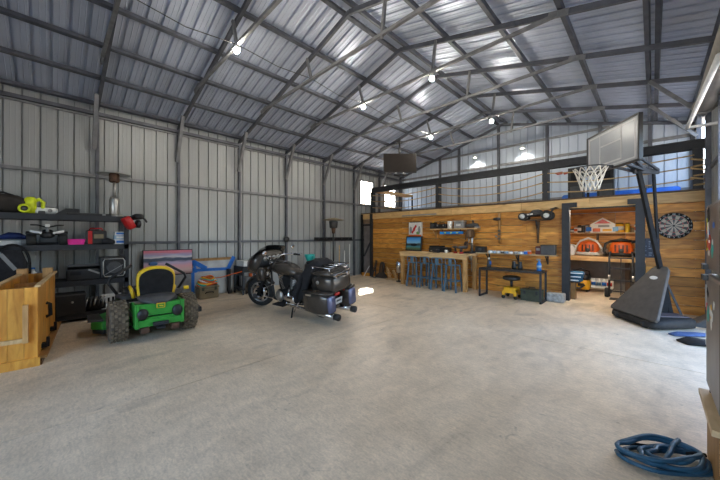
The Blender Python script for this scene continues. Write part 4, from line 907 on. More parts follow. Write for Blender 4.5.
for k in range(3): MB().bar((-.09, -.02, .5), (-.10, -.02+.14*math.cos(k*2.09), .5+.14*math.sin(k*2.09)), .014).build('feed_handle', M_['dsteel'], o)
MB().blob([(.12, -.12, -.05, .04, .05), (.2, -.11, -.05, .06, .07), (.34, -.09, -.03, .04, .05)], 12, 'Z').build('clamped_part', M_['rust'], o)
o = onshelf('hand_paddle', 'white round paddle with thin handle hanging beside the bench end', 'paddle', 471, 8.64, .50); MB().ell((0, 0, .42), (.075, .02, .10)).build('paddle_head', M_['paper'], o); MB().cyl((0, 0, .33), (.02, 0, .0), .012, 8).build('handle', M_['paper'], o)
# left of the bench, on the floor
o = T('shield_cutout', 'dark brown shield shaped wood cutout leaning on the board wall', 'wood cutout', (px(381, 8.5), 8.48, 0)); MB().prism([(-.20, 0), (.32, 0), (.27, .12), (.12, .22), (.13, .52), (.05, .60), (-.04, .60), (-.09, .5), (-.10, .2), (-.24, .08)], -.02, .02, 'Y').xf(Matrix.Rotation(-.15, 4, 'X')).build('board', mat('charcoal_wood', (.045, .035, .028), .7, 0, .3, 6), o)
MB().bb((-.02, -.055, .2), (.06, -.02, .5)).xf(Matrix.Rotation(-.15, 4, 'X')).build('raised_strip', M_['dwood'], o)
o = T('iron_stand', 'thin black iron stand leaning beside the black door post', 'stand', (px(374, 8.45), 8.46, 0)); MB().tube([(-.10, 0, .0), (-.05, .08, .35), (-.02, .12, .64), (.03, .12, .62), (.0, .07, .3), (.08, 0, 0)], .018, 8).build('frame', M_['dsteel'], o); MB().lathe([(.05, -.012), (.075, -.012), (.075, .012), (.05, .012), (.05, -.012)], (0, .0, .3), 'Y', 18).build('ring', M_['dsteel'], o); MB().bb((-.14, -.08, 0), (.12, .06, .02)).build('foot_plate', M_['dsteel'], o)
# pale antlers / bleached branches
for i, (x, lab, sc) in enumerate(((388, 'pale bleached branch pile leaning right of the dark shield cutout', 1.), (394.5, 'pale branch bundle lying under the silver lantern', .8))):
    o = T('driftwood', lab, 'driftwood', (px(x, 8.35), 8.36, 0), group='bleached branches by the partition'); b0 = MB(); 
    random.seed(3+i)
    b0.tube([(.12*sc, 0, .03), (.0, .05, .14*sc), (-.08*sc, .1, .30*sc), (-.17*sc, .12, .44*sc)], [.04, .045, .035, .015], 8).build('main_stem', M_['pine'], o)
    for k in range(4): MB().tube([(.08*sc-.06*k, .04, .06+.07*k*sc), (.12*sc-.05*k, -.04, .14+.08*k*sc), (.18*sc-.03*k, -.05, .20+.06*k*sc)], [.03, .025, .01], 8).build('branch', M_['pine'], o)
    MB().bar((-.05, -.07, .03), (.22*sc, -.03, .04), .05).build('ground_piece', M_['ply'], o)
o = T('metal_lantern', 'silver cylinder lantern on a black foot at the bench end', 'lantern', (px(399, 8.25), 8.25, 0)); MB().lathe([(0, .30), (.095, .30), (.095, .66), (.08, .68), (0, .68)], n=22).build('cylinder', M_['chrome'], o); MB().cyl((0, 0, .02), (0, 0, .3), .02, 8).build('stem', M_['dsteel'], o); MB().lathe([(0, 0), (.10, 0), (.10, .025), (0, .03)], n=20).build('foot', M_['dsteel'], o)
MB().tube([(-.08, 0, .68), (-.05, 0, .76), (.05, 0, .76), (.08, 0, .68)], .008, 6).build('handle', M_['dsteel'], o)
o = T('wood_offcut', 'short orange brown timber offcut at the foot of the grey door', 'offcut', (-8.02, 8.58, 0)); MB().box((0, 0, .06), (.34, .10, .12)).build('block', M_['crate'], o)
o = T('white_stick', 'white trim stick leaning on the grey door', 'trim stick', (-7.93, 8.42, 0)); MB().bar((-.04, .0, .01), (.10, .16, .40), .04, .02).build('stick', M_['white'], o)

# tools on the boards, model buggy
o = T('hanging_hatchet', 'brown handled tool hanging on the boards between bench and buggy', 'tool', (px(499.5, 8.66), 8.66, pz(499.5, 243, 8.66))); hh = pz(499.5, 213, 8.66)-pz(499.5, 243, 8.66)
MB().blob([(0, 0, 0, .03, .015), (hh*.4, 0, -.005, .025, .02), (hh*.7, 0, -.005, .03, .02), (hh, .0, -.005, .04, .02)], 12, 'Z', 4).build('handle', M_['plyd'], o); MB().blob([(-.14, .0, .0, .02, .03), (-.05, -.01, 0, .03, .045), (.05, -.01, 0, .03, .04)], 12).xf(Matrix.Translation((-.02, 0, hh*.80))).build('tool_head', M_['dsteel'], o)
for z in (.12, .24, .34): MB().box((.0, -.03, z), (.07, .03, .05)).build('metal_band', M_['dgrey'], o, bev=.006)
MB().cyl((-.05, -.03, .16), (-.10, -.05, .2), .018, 8).build('side_knob', M_['alu'], o)
o = T('bracket_axe', 'wooden bracket with iron head holding the model buggy', 'bracket', (px(538, 8.66), 8.66, pz(538, 243, 8.66))); hh = pz(538, 219, 8.6)-pz(538, 243, 8.66)
MB().blob([(0, 0, 0, .022, .02), (hh*.5, 0, -.01, .03, .02), (hh*.8, .0, -.02, .04, .03), (hh*.93, 0, -.03, .05, .035)], 12, 'Z', 4).build('upright', M_['dwood'], o); MB().bb((-.2, -.26, hh*.93), (.2, .03, hh*.93+.025)).build('support_plate', M_['dwood'], o)
MB().tube([(0, -.02, hh*.6), (0, -.12, hh*.75), (0, -.2, hh*.93)], .018, 8).build('brace', M_['dsteel'], o)
zc = o.location.z+hh*.93+.025
o = T('model_buggy', 'large black radio controlled buggy displayed high on the boards', 'model car', (px(536, 8.52), 8.52, zc-.02), PI)
for x in (-.26, .27):
    for y in (-.14, .14):
        w = tyre_mb(.10 if x > 0 else .115, .10, y, .6, 20).xf(Matrix.Translation((x, 0, 0))).build('wheel', M_['rubber'], o)
        MB().lathe([(0, -.052), (.055, -.05), (.06, .05), (0, .052)], (x, y, .105), 'Y', 16).build('rim', M_['paper'], w)
    MB().bar((x, -.11, .11), (x, .11, .11), .03).build('axle', M_['dsteel'], o)
MB().blob([(-.28, 0, .13, .06, .03), (-.1, 0, .16, .10, .06), (.12, 0, .15, .10, .055), (.30, 0, .12, .06, .03), (.38, 0, .11, .05, .02)], 14, 'X', 3).build('body_shell', M_['black'], o)
MB().blob([(-.14, 0, .20, .05, .03), (-.06, 0, .23, .08, .045), (.06, 0, .225, .08, .04), (.14, 0, .18, .05, .02)], 12, 'X', 3).build('cabin', M_['dgrey'], o)
MB().bar((.05, .103, .16), (.30, .07, .13), .008, .03).build('side_stripe', M_['paper'], o)
MB().box((-.40, 0, .27), (.13, .32, .02), (0, .25, 0)).bar((-.3, -.05, .15), (-.38, -.05, .27), .02).bar((-.3, .05, .15), (-.38, .05, .27), .02).build('rear_wing', M_['black'], o)
# ledge with jars above the console table
YS = 8.45; zl = pz(510, 253.5, YS); xa, xb = px(475.5, YS), px(556, YS)
o = T('wall_ledge', 'long thin timber ledge on brackets above the console table', 'shelf', ((xa+xb)/2, YS+.10, zl)); w2 = (xb-xa)/2
MB().bb((-w2, -.13, -.03), (w2, .15, 0)).build('board', M_['ply'], o)
for x in (-w2+.3, .08, w2-.22): MB().bb((x-.015, .12, -.25), (x+.015, .15, -.03)).bb((x-.015, -.10, -.05), (x+.015, .15, -.03)).bar((x, -.09, -.05), (x, .13, -.22), .02).build('bracket', M_['dsteel'], o)
o = onshelf('speaker', 'small black box speaker at the left end of the ledge', 'speaker', 481, 8.5, zl); MB().box((0, 0, .085), (.28, .18, .17)).build('cabinet', M_['black'], o, bev=.01); MB().lathe([(0, -.095), (.05, -.095), (.055, -.088), (0, -.088)], (.0, 0, .085), 'Y', 16).build('cone', M_['dgrey'], o)
o = onshelf('storage_case', 'larger dark grey case at the right end of the ledge', 'case', 548.5, 8.47, zl); MB().box((0, 0, .115), (.30, .2, .23)).build('case_body', M_['dgrey'], o, bev=.012); MB().box((0, 0, .232), (.31, .21, .02)).build('lid', M_['black'], o)
o = onshelf('red_pouch', 'dark red box tucked left of the dark grey case', 'box', 539, 8.5, zl); MB().box((0, 0, .10), (.13, .16, .2)).build('pouch_body', mat('maroon', (.10, .02, .025), .6), o, bev=.015); MB().box((0, -.083, .13), (.08, .008, .06)).build('front_patch', M_['grey'], o)
its = [(490.5, .07, .06, 'white', 'white tub first on the ledge after the black speaker'), (494.5, .05, .05, 'lblue', 'pale blue tin second on the ledge after the black speaker'), (498.5, .06, .055, 'white', 'white jar third on the ledge, above the table end'), (502.5, .045, .05, 'dgrey', 'small dark pot in the row of ledge tins'), (506.5, .06, .05, 'lblue', 'pale blue jar just left of the ledge middle'), (511, .06, .05, 'white', 'white jar at the middle of the ledge'), (516, .07, .045, 'grey', 'flat grey tin right of the ledge middle'), (521, .08, .05, 'white', 'wide white tub on the right half of the ledge'), (526, .055, .07, 'blue', 'small blue can left of the dark red box'), (529.5, .05, .075, 'orange', 'small orange can beside the dark red box')]
for x, w, h_, c, lab in its:
    o = onshelf('jar', lab, 'jar', x, 8.42, zl, 'small jars and tins on the ledge'); mm = M_.get(c) or MATS['pale_blue_card']
    MB().lathe([(0, 0), (w*.95, 0), (w, .006), (w, h_*.85), (w*.85, h_), (0, h_)], n=16).build('jar_body', mm, o); MB().lathe([(0, h_), (w*.8, h_), (w*.8, h_+.015), (0, h_+.015)], n=16).build('lid', M_['grey'] if c == 'white' else M_['white'], o)
# console table
TX0, TX1, TY0, TY1, TZ = -3.22, -1.80, 7.70, 8.20, .73
o = T('console_table', 'slim black metal console table with hoop legs below the ledge', 'table', ((TX0+TX1)/2, (TY0+TY1)/2, 0)); hx, hy = (TX1-TX0)/2, (TY1-TY0)/2
MB().bb((-hx, -hy, TZ-.05), (hx, hy, TZ)).build('table_top', M_['black'], o, bev=.004)
for x in (-hx+.02, hx-.02):
    MB().bb((x-.02, -hy, 0), (x+.02, -hy+.04, TZ-.05)).bb((x-.02, hy-.04, 0), (x+.02, hy, TZ-.05)).bb((x-.02, -hy, 0), (x+.02, hy, .04)).build('leg_frame', M_['dsteel'], o)
o = onshelf('figurine', 'dark small figurine with pale head on the console table', 'figurine', 489, 8.0, TZ); MB().blob([(0, 0, 0, .05, .04), (.06, 0, 0, .055, .045), (.16, 0, 0, .045, .035), (.2, 0, 0, .02, .02)], 12, 'Z').build('figure_body', M_['dgrey'], o); MB().ell((0, 0, .225), (.03, .03, .035)).build('head', M_['paper'], o); MB().box((.05, -.03, .12), (.03, .03, .08)).build('side_piece', M_['blue'], o)
o = onshelf('binoculars', 'pair of black binoculars standing on the console table', 'binoculars', 517, 7.98, TZ)
for s in (-1, 1): MB().lathe([(0, 0), (.055, 0), (.055, .06), (.045, .09), (.04, .17), (.03, .19), (0, .19)], (s*.07, 0, 0), n=16).build('barrel', M_['black'], o)
MB().bb((-.05, -.015, .07), (.05, .015, .13)).build('bridge', M_['black'], o)
o = onshelf('spray_bottle', 'blue spray bottle at the right end of the console table', 'bottle', 539, 7.95, TZ); MB().lathe([(0, 0), (.045, 0), (.05, .02), (.05, .16), (.02, .21), (.018, .24), (0, .24)], n=16).build('bottle_body', mat('spray_blue', (.01, .16, .5), .35), o); MB().bb((-.05, -.015, .24), (.03, .015, .28)).build('spray_head', M_['grey'], o); MB().lathe([(.0505, .06), (.0515, .06), (.0515, .13), (.0505, .13)], n=16).build('wrap_band', MATS['pale_blue_card'], o)
# yellow rolling shop stool
o = T('mechanic_stool', 'yellow rolling mechanic stool with black saddle seat under the console table', 'stool', (px(511.5, 8.02), 8.02, 0)); 
MB().blob([(.44, 0, 0, .10, .12), (.46, 0, 0, .19, .19), (.52, 0, 0, .20, .2), (.55, 0, 0, .15, .15)], 20, 'Z', 2.3).build('seat', M_['leather'], o); MB().cyl((0, 0, .28), (0, 0, .45), .03, 12).build('gas_lift', M_['dsteel'], o)
for s in (-1, 1): MB().prism([(-.16, .08), (-.17, .15), (-.11, .27), (.11, .27), (.17, .15), (.16, .08), (.10, .08), (.09, .14), (-.09, .14), (-.10, .08)], s*.16-.03, s*.16+.03, 'Y').build('side_frame', M_['dyellow'], o, bev=.01)
MB().bb((-.14, -.16, .225), (.14, .16, .275)).build('tray', M_['dyellow'], o, bev=.01); MB().bb((-.10, -.15, .14), (.10, .15, .16)).build('lower_tray', M_['dgrey'], o)
for a in (-1, 1):
    for b in (-1, 1): MB().lathe([(0, -.015), (.042, -.015), (.042, .015), (0, .015)], (a*.14, b*.16, .042), 'Y', 14).build('caster', M_['rubber'], o)
o = T('tool_chest', 'dark olive green tool chest on the floor under the console table', 'toolbox', (px(532, 8.05), 8.05, 0)); MB().box((0, 0, .11), (.44, .26, .22)).build('chest_body', M_['olive'], o, bev=.012); MB().box((0, 0, .245), (.45, .27, .05)).build('lid', M_['olive'], o, bev=.012)
for x in (-.13, .13): MB().box((x, -.137, .2), (.05, .02, .08)).build('latch', M_['dsteel'], o)
MB().tube([(-.07, 0, .27), (-.06, 0, .31), (.06, 0, .31), (.07, 0, .27)], .012, 6).build('handle', M_['black'], o)
o = MB().box((0, 0, .10), (.36, .24, .2)).build('stone_block', M_['stone'], loc=(px(556, 8.35), 8.33, 0), bev=.02); tag(o, 'rough pale grey stone block against the left steel door post', 'stone block')

# ================================================================ store room behind the opening
YR = 10.98; zs = pz(600, 232.5, YR)
o = T('storeroom_shelf', 'pale timber shelf of jars on the back wall of the store room', 'shelf', (-1.05, YR+.1, zs)); MB().bb((-1.2, -.12, -.03), (1.2, .115, 0)).build('board', M_['pine'], o)
for x in (-1.0, -.1, .95): MB().bb((x-.02, -.08, -.22), (x+.02, .115, -.03)).build('bracket', M_['dwood'], o)
zb = pz(600, 256.5, 10.5)
o = T('storeroom_bench', 'long plank bench with pale front edge inside the store room', 'bench', (-1.05, 10.85, 0)); MB().bb((-1.25, -.36, zb-.05), (1.25, .36, zb)).build('bench_top', M_['pine'], o); MB().bb((-1.25, -.37, zb-.13), (1.25, -.34, zb-.045)).build('front_board', M_['beamw'], o)
for x in (-1.15, .55, 1.2): MB().bb((x-.05, .2, 0), (x+.05, .3, zb-.05)).build('leg', M_['dwood'], o)
js = [(572, .05, .12, 'dgrey', 'small dark jar at the left end of the store room shelf'), (576, .05, .17, 'paper', 'pale jar second on the store room shelf'), (579.5, .055, .22, 'dgrey', 'tall dark canister third on the store room shelf'), (583.5, .055, .22, 'black', 'tall black canister fourth on the store room shelf'), (587, .055, .23, 'alu', 'tall silver canister just left of the red topped box'), (619.5, .10, .26, 'dyellow', 'large yellow jar right of the red topped box'), (627.5, .05, .26, 'yellow', 'slim tall yellow tube on the store room shelf'), (633, .05, .12, 'tan', 'small tan jar beside the slim yellow tube'), (637, .06, .22, 'paper', 'pale tall jar at the right end of the store room shelf')]
for x, w, h_, c, lab in js:
    o = onshelf('canister', lab, 'jar', x, YR+.05, zs, 'jars on the store room shelf'); MB().lathe([(0, 0), (w*.95, 0), (w, .01), (w, h_*.85), (w*.8, h_*.92), (0, h_*.92)], n=18).build('jar_body', M_[c], o); MB().lathe([(0, h_*.92), (w*.82, h_*.92), (w*.82, h_), (0, h_)], n=18).build('lid', M_['mblack' if c != 'black' else 'alu'], o)
    if c in ('dyellow', 'dgrey', 'paper'): MB().lathe([(w*1.005, h_*.25), (w*1.015, h_*.25), (w*1.015, h_*.65), (w*1.005, h_*.65)], n=18).build('paper_band', M_['paper' if c != 'paper' else 'orange'], o)
xa, xb = px(590.5, YR), px(615.5, YR); o = T('printed_box', 'white printed box with a red gabled top on the store room shelf', 'box', ((xa+xb)/2, YR+.05, zs)); w2 = (xb-xa)/2
MB().bb((-w2, -.10, 0), (w2, .06, .24)).build('box_body', M_['white'], o); MB().prism([(-.27, .24), (.27, .24), (0, .42)], -.09, .05, 'Y').build('gable_top', M_['white'], o); MB().prism([(-.19, .255), (.19, .255), (0, .375)], -.096, -.09, 'Y').build('red_triangle', M_['red'], o)
for x0, x1, z0, z1, c in ((-.38, -.25, .04, .16, 'blue'), (-.22, -.05, .02, .12, 'orange'), (.0, .2, .03, .10, 'dyellow'), (.22, .34, .03, .15, 'sblue'), (-.1, .15, .15, .21, 'grey')): MB().bb((x0, -.104, z0), (x1, -.10, z1)).build('printed_panel', M_[c], o)
def blower(lab, x, Y, arch):
    o = T('backpack_blower', lab, 'leaf blower', (px(x, Y), Y, zb))
    MB().blob([(-.24, 0, .20, .10, .11), (-.18, 0, .22, .15, .17), (0, 0, .23, .16, .20), (.18, 0, .22, .15, .17), (.24, 0, .20, .10, .11)], 18, 'X', 3).build('engine_housing', M_['orange'], o); MB().blob([(-.27, .0, .06, .13, .05), (0, 0, .07, .17, .06), (.27, 0, .06, .13, .05)], 14, 'X', 4).build('base', M_['paper'] if arch else M_['black'], o)
    for x_ in (-.12, -.04, .04, .12): MB().bb((x_-.012, -.172, .14), (x_+.012, -.155, .32)).build('cooling_slot', M_['black'], o)
    MB().lathe([(0, -.19), (.05, -.19), (.06, -.16), (0, -.16)], (0, 0, .16), 'Y', 16).build('starter_cap', M_['dgrey'], o)
    if arch: MB().tube([(-.33, -.05, .02), (-.30, -.05, .22), (-.18, -.05, .42), (0, -.05, .50), (.18, -.05, .42), (.30, -.05, .22), (.36, -.05, .05)], .03, 8).build('frame_hoop', M_['paper'], o)
    else:
        MB().blob([(-.22, 0, .42, .10, .03), (0, 0, .45, .14, .05), (.2, 0, .42, .10, .03)], 14).build('top_cover', M_['black'], o); MB().tube([(-.2, -.1, .42), (-.32, -.12, .35), (-.36, -.14, .15), (-.30, -.16, .04)], .035, 8).build('air_tube', M_['black'], o); MB().tube([(.2, -.1, .4), (.3, -.1, .42), (.36, -.1, .3)], .04, 8).build('harness', M_['cloth'], o)
    return o
blower('orange blower with pale hoop frame on the store room bench', 588.5, 10.78, True); blower('orange and black backpack blower behind the hand truck', 621.5, 10.72, False)
o = onshelf('white_jug', 'white plastic jug at the left end of the store room bench', 'jug', 569, 10.75, zb); MB().blob([(0, 0, 0, .13, .10), (.02, 0, 0, .15, .12), (.22, 0, 0, .15, .12), (.32, 0, 0, .08, .07), (.34, 0, 0, .04, .04)], 16, 'Z', 3).build('jug_body', M_['white'], o); MB().cyl((0, 0, .33), (0, 0, .37), .04, 14).build('cap', M_['grey'], o); MB().tube([(.08, 0, .31), (.16, 0, .28), (.17, 0, .16), (.14, 0, .14)], .02, 8).build('handle', M_['white'], o)
o = onshelf('polisher', 'grey and black power tool between the two orange blowers', 'power tool', 602.5, 10.72, zb); MB().blob([(-.14, 0, .07, .05, .05), (-.06, 0, .09, .08, .08), (.04, 0, .14, .10, .12), (.10, 0, .12, .08, .09), (.13, 0, .1, .04, .05)], 14).build('tool_body', M_['alu'], o); MB().blob([(-.19, 0, .05, .05, .045), (-.13, 0, .06, .07, .06), (-.08, 0, .06, .05, .05)], 12).build('grip', M_['black'], o); MB().cyl((.06, -.1, .05), (.06, .1, .05), .05, 14).build('roller', M_['dgrey'], o)
o = onshelf('rope_coil', 'grey coiled strap at the right end of the store room bench', 'strap', 635, 10.8, zb)
for i in range(4): MB().tube([((.14-.01*i)*math.cos(a), .10*math.sin(a), .03+.06*i) for a in [2*PI*k/16 for k in range(16)]], .03, 6, True).build('coil', M_['tan' if i % 2 else 'grey'], o)
o = T('wet_vacuum', 'yellow and black wet vacuum on the store room floor', 'vacuum', (px(581.5, 10.5), 10.45, 0))
MB().blob([(.06, 0, 0, .19, .17), (.10, 0, 0, .22, .20), (.30, 0, 0, .22, .20), (.33, 0, 0, .19, .17)], 18, 'Z', 3).build('drum', M_['dyellow'], o); MB().blob([(.33, 0, 0, .21, .19), (.40, 0, 0, .22, .20), (.48, 0, 0, .17, .15), (.50, 0, 0, .10, .1)], 18, 'Z', 3).build('motor_head', M_['black'], o)
MB().tube([(-.2, 0, .38), (-.18, 0, .56), (0, 0, .62), (.18, 0, .56), (.2, 0, .38)], .018, 8).build('carry_handle', M_['black'], o); MB().tube([(.1, -.2, .2), (.0, -.26, .1), (-.18, -.24, .12), (-.26, -.1, .3), (-.2, .0, .45)], .03, 8).build('suction_hose', M_['black'], o); MB().box((.02, -.205, .2), (.14, .012, .08)).build('front_panel', M_['black'], o)
for a in (-1, 1):
    for b in (-1, 1): MB().ell((a*.14, b*.13, .03), (.03, .03, .03), 10, 6).build('caster', M_['rubber'], o)
o = T('bottle_pack', 'low white crate of bottles with blue fronts on the store room floor', 'crate', (px(599, 10.6), 10.6, .0)); MB().bb((-.30, -.14, .12), (.30, .14, .16)).bb((-.30, .12, .16), (.30, .14, .36)).build('crate_tray', M_['white'], o)
MB().bb((-.27, -.12, 0), (-.22, .12, .12)).bb((.22, -.12, 0), (.27, .12, .12)).build('feet', M_['dgrey'], o)
for i in range(5): 
    q = T('bottle', 'white bottle with %s front, %s in the store room crate' % (('red', 'blue', 'dark blue', 'blue', 'red')[i], ('first from the vacuum', 'second from the vacuum', 'in the middle', 'second from the hand truck', 'nearest to the hand truck')[i]), 'bottle', (px(599, 10.6)-.23+.115*i, 10.54, .16), group='bottles in the store room crate'); MB().lathe([(0, 0), (.05, 0), (.05, .14), (.025, .18), (.025, .21), (0, .21)], n=14).build('bottle_body', M_['white'], q); MB().lathe([(.051, .03), (.052, .03), (.052, .12), (.051, .12)], n=14).build('wrapper', M_[('lens', 'blue', 'sblue', 'blue', 'lens')[i]], q)
o = T('hand_truck', 'black two wheeled hand truck standing in the doorway opening', 'hand truck', (px(621, 9.75), 9.72, 0))
for s in (-1, 1):
    MB().tube([(s*.22, -.0, .04), (s*.22, .0, 1.0), (s*.20, .10, 1.15)], .022, 8).build('side_rail', M_['dsteel'], o); MB().lathe([(0, -.04), (.11, -.045), (.125, 0), (.11, .045), (0, .04)], (0, 0, 0), 'X', 20).xf(Matrix.Translation((s*.27, .08, .125))).build('wheel', M_['rubber'], o)
    MB().cyl((s*.22, 0, .45), (s*.22, 0, .58), .026, 10).build('chrome_sleeve', M_['alu'], o)
for z in (.18, .45, .75, 1.0): MB().bar((-.22, .0, z), (.22, .0, z), .025, .035).build('crossbar', M_['dsteel'], o)
MB().bb((-.20, -.25, 0), (.20, .02, .015)).build('toe_plate', M_['dsteel'], o); MB().bar((0, .01, .1), (0, .01, 1.0), .03, .02).build('centre_bar', M_['dsteel'], o)
o = T('timber_stump', 'dark square timber stump just inside the left steel door post', 'stump', (-1.44, 8.98, 0)); MB().bb((-.07, -.09, 0), (.09, .09, .40)).build('stump_block', M_['plyd'], o, bev=.01); MB().bb((-.13, -.12, .40), (.16, .12, .43)).build('cap_board', M_['dwood'], o)
for i, lab in enumerate(('blue and white striped cushion lowest of three on the stump', 'blue and white striped cushion between two on the stump', 'blue and white striped cushion on top of the stump pile')):
    q = T('striped_cushion', lab, 'cushion', (-1.40+.02*i, 8.98, .43+.085*i), .15*i-.1, 'striped cushions on the stump'); MB().blob([(-.17, 0, .042, .12, .025), (-.15, 0, .042, .14, .041), (.15, 0, .042, .14, .041), (.17, 0, .042, .12, .025)], 16, 'X', 5).build('cushion_body', mat('deep_blue_cloth', (.02, .10, .18), .8, 0, .2, 12), q); MB().bb((-.14, -.143, .03), (.14, -.138, .055)).build('white_stripe', M_['white'], q)
# dart board
o = T('dartboard', 'round dartboard with black number ring on the boards by the hoop', 'dartboard', (.30, YW-.005, 1.745)); R_ = .258
def ringseg(mb, r0, r1, a0, a1, y, n=3):
    for i in range(n):
        b0, b1 = a0+(a1-a0)*i/n, a0+(a1-a0)*(i+1)/n
        mb.add([(r*math.cos(a), y, r*math.sin(a)) for r, a in ((r0, b0), (r1, b0), (r1, b1), (r0, b1))], [(0, 1, 2, 3)])
MB().lathe([(0, -.0), (R_, -.0), (R_, -.03), (R_*.97, -.036), (0, -.036)], (0, 0, 0), 'Y', 48).build('board', M_['mblack'], o)
ms = {'dark': MB(), 'pale': MB(), 'red': MB(), 'green': MB()}
for k in range(20):
    a0, a1 = PI/2+(k-.5)*PI/10, PI/2+(k+.5)*PI/10
    ringseg(ms['dark' if k % 2 == 0 else 'pale'], .02, .125, a0, a1, -.0375); ringseg(ms['dark' if k % 2 == 0 else 'pale'], .135, .195, a0, a1, -.0375)
    for r0, r1 in ((.125, .135), (.195, .205)): ringseg(ms['red' if k % 2 == 0 else 'green'], r0, r1, a0, a1, -.0375)
for nm, m in (('dark', M_['black']), ('pale', mat('sisal', (.42, .33, .27), .8)), ('red', M_['red']), ('green', mat('dart_green', (.01, .12, .05), .6))): ms[nm].build('%s_segments' % nm, m, o)
MB().lathe([(0, -.037), (.02, -.037), (.02, -.039), (0, -.039)], (0, 0, 0), 'Y', 16).build('bullseye', M_['mblack'], o)
sp_ = MB().lathe([(.203, -.037), (.207, -.037), (.207, -.042), (.203, -.042), (.203, -.037)], (0, 0, 0), 'Y', 48)
for k in range(20):
    a = PI/2+(k-.5)*PI/10; sp_.bar((.02*math.cos(a), -.039, .02*math.sin(a)), (.205*math.cos(a), -.039, .205*math.sin(a)), .002)
sp_.build('wire_spider', M_['alu'], o)
def text(body, size, parent, loc, rot, m, name='number'):
    cu = bpy.data.curves.new(name, 'FONT'); cu.body = body; cu.size = size; cu.align_x = 'CENTER'; cu.align_y = 'CENTER'; cu.extrude = .0008
    q0 = bpy.data.objects.new(name, cu); C.objects.link(q0); me = bpy.data.meshes.new_from_object(q0.evaluated_get(bpy.context.evaluated_depsgraph_get())); bpy.data.objects.remove(q0); me.materials.clear(); me.materials.append(m); q = bpy.data.objects.new(name, me); C.objects.link(q); q.parent = parent; q.location = loc; q.rotation_euler = rot; return q
for k, n_ in enumerate((20, 5, 12, 9, 14, 11, 8, 16, 7, 19, 3, 17, 2, 15, 10, 6, 13, 4, 18, 1)):
    a = PI/2+k*PI/10; text(str(n_), .046, o, (.235*math.cos(a), -.038, .235*math.sin(a)), (PI/2, 0, 0), M_['white'])
o = T('score_board', 'dark navy score board sign below the dartboard', 'sign', (aY(650.5, 248, YW).x, YW-.005, aY(650.5, 248, YW).z)); MB().bb((-.135, -.02, -.20), (.135, .0, .20)).build('board', mat('navy', (.012, .02, .045), .5), o, bev=.004)
m = MB()
random.seed(11)
for c in range(3):
    for r in range(7):
        if random.random() < .85: m.bb((-.10+.072*c, -.022, -.16+.046*r), (-.10+.072*c+random.uniform(.02, .055), -.019, -.135+.046*r))
m.build('pale_marks', mat('slate_marks', (.12, .15, .2), .6), o)

# ================================================================ basketball hoop (x towards the rim)
hp = T('basketball_hoop', 'portable basketball hoop with grey backboard and dark wheeled base', 'basketball hoop', (.0, 7.42, 0), math.atan2(-.6, -.8))
MB().blob([(-.44, 0, .09, .24, .07), (-.38, 0, .09, .34, .09), (.20, 0, .09, .50, .085), (.33, 0, .08, .50, .07), (.38, 0, .07, .44, .045)], 24, 'X', 5).build('base_tank', M_['hoopb'], hp)
MB().bb((-.36, -.26, .17), (.1, .26, .19)).build('base_cover', mat('dusty_mauve', (.12, .09, .09), .6), hp, bev=.01)
pan = MB(); o_ = []
A = Vector((.33, 0, .13)); B = Vector((-.22, -.04, 1.0)); ax = (B-A).normalized(); nn = Vector((0, 1, 0)).cross(ax).normalized(); nn = nn if nn.x > 0 else -nn
out = [(-.50, 0), (.52, 0), (.54, .05)]+[(.20, .86), (.165, .93), (.09, .98), (-.09, .98), (-.165, .93), (-.20, .86)]+[(-.52, .05)]
Lp = (B-A).length
vs = [A+Vector((0, 1, 0))*y+ax*(t*Lp)+nn*q for q in (0, .05) for y, t in out]; n_ = len(out)
pan.add(vs, [tuple(range(n_)), tuple(range(2*n_-1, n_-1, -1))]+[(i, n_+i, n_+(i+1) % n_, (i+1) % n_) for i in range(n_)])
pn = pan.build('front_panel', mat('panel_grey', (.085, .075, .067), .7, 0, .15, 10, spec=.25), hp, bev=.012)
cc = A+ax*(.74*Lp)+nn*.053
MB().ell((0, 0, 0), (.004, .085, .035), 20, 8).xf(Matrix.Translation(cc) @ Matrix.Rotation(-math.atan2(B.z-A.z, A.x-B.x)+PI/2-.0, 4, 'Y').inverted()).build('oval_badge', M_['white'], pn)
MB().prism([(-.25, .15), (.27, .15), (-.2, .92)], -.04, .0, 'Y').build('panel_bracket', M_['mblack'], hp)
PB, PT = Vector((-.30, -.03, .16)), Vector((.16, -.12, 2.80))
MB().bar(PB, PT, .062, .062, (0, 1, 0)).build('pole', M_['mblack'], hp)
PB2, PT2 = PB.lerp(PT, .50)+Vector((-.06, 0, 0)), Vector((-.10, -.12, 2.72)); MB().bar(PB2, PT2, .036, .036, (0, 1, 0)).build('lift_pole', M_['mblack'], hp)
MB().bar(PB.lerp(PT, .30), Vector((-.41, .06, .15)), .03, .03).bar(PB.lerp(PT, .30)+Vector((0, -.1, 0)), Vector((-.39, -.2, .15)), .03).build('support_strut', M_['dsteel'], hp)
for z_, e in ((2.86, .0), (3.2, .1)):
    for s in (-1, 1): MB().bar((.12-e*.2, -.12+s*.09, 2.72), (.60, -.12+s*.16, z_+.02), .04).build('lift_arm', M_['dsteel'], hp)
for s in (-1, 1): MB().bar((-.12, -.12+s*.07, 2.72), (.60, -.12+s*.16, 3.20), .035).build('upper_arm', M_['dsteel'], hp)
MB().bar((-.18, -.12, 2.70), (.22, -.12, 2.72), .05, .09).build('pole_cap', M_['dsteel'], hp)
by, bz0, bz1, bh = -.10, 2.76, 3.53, .68
bd = MB().bb((.60, by-bh+.02, bz0+.02), (.625, by+bh-.02, bz1-.02)).build('backboard', mat('frosted_acrylic', (.36, .385, .42), .25, 0, .05, 4), hp)
m = MB()
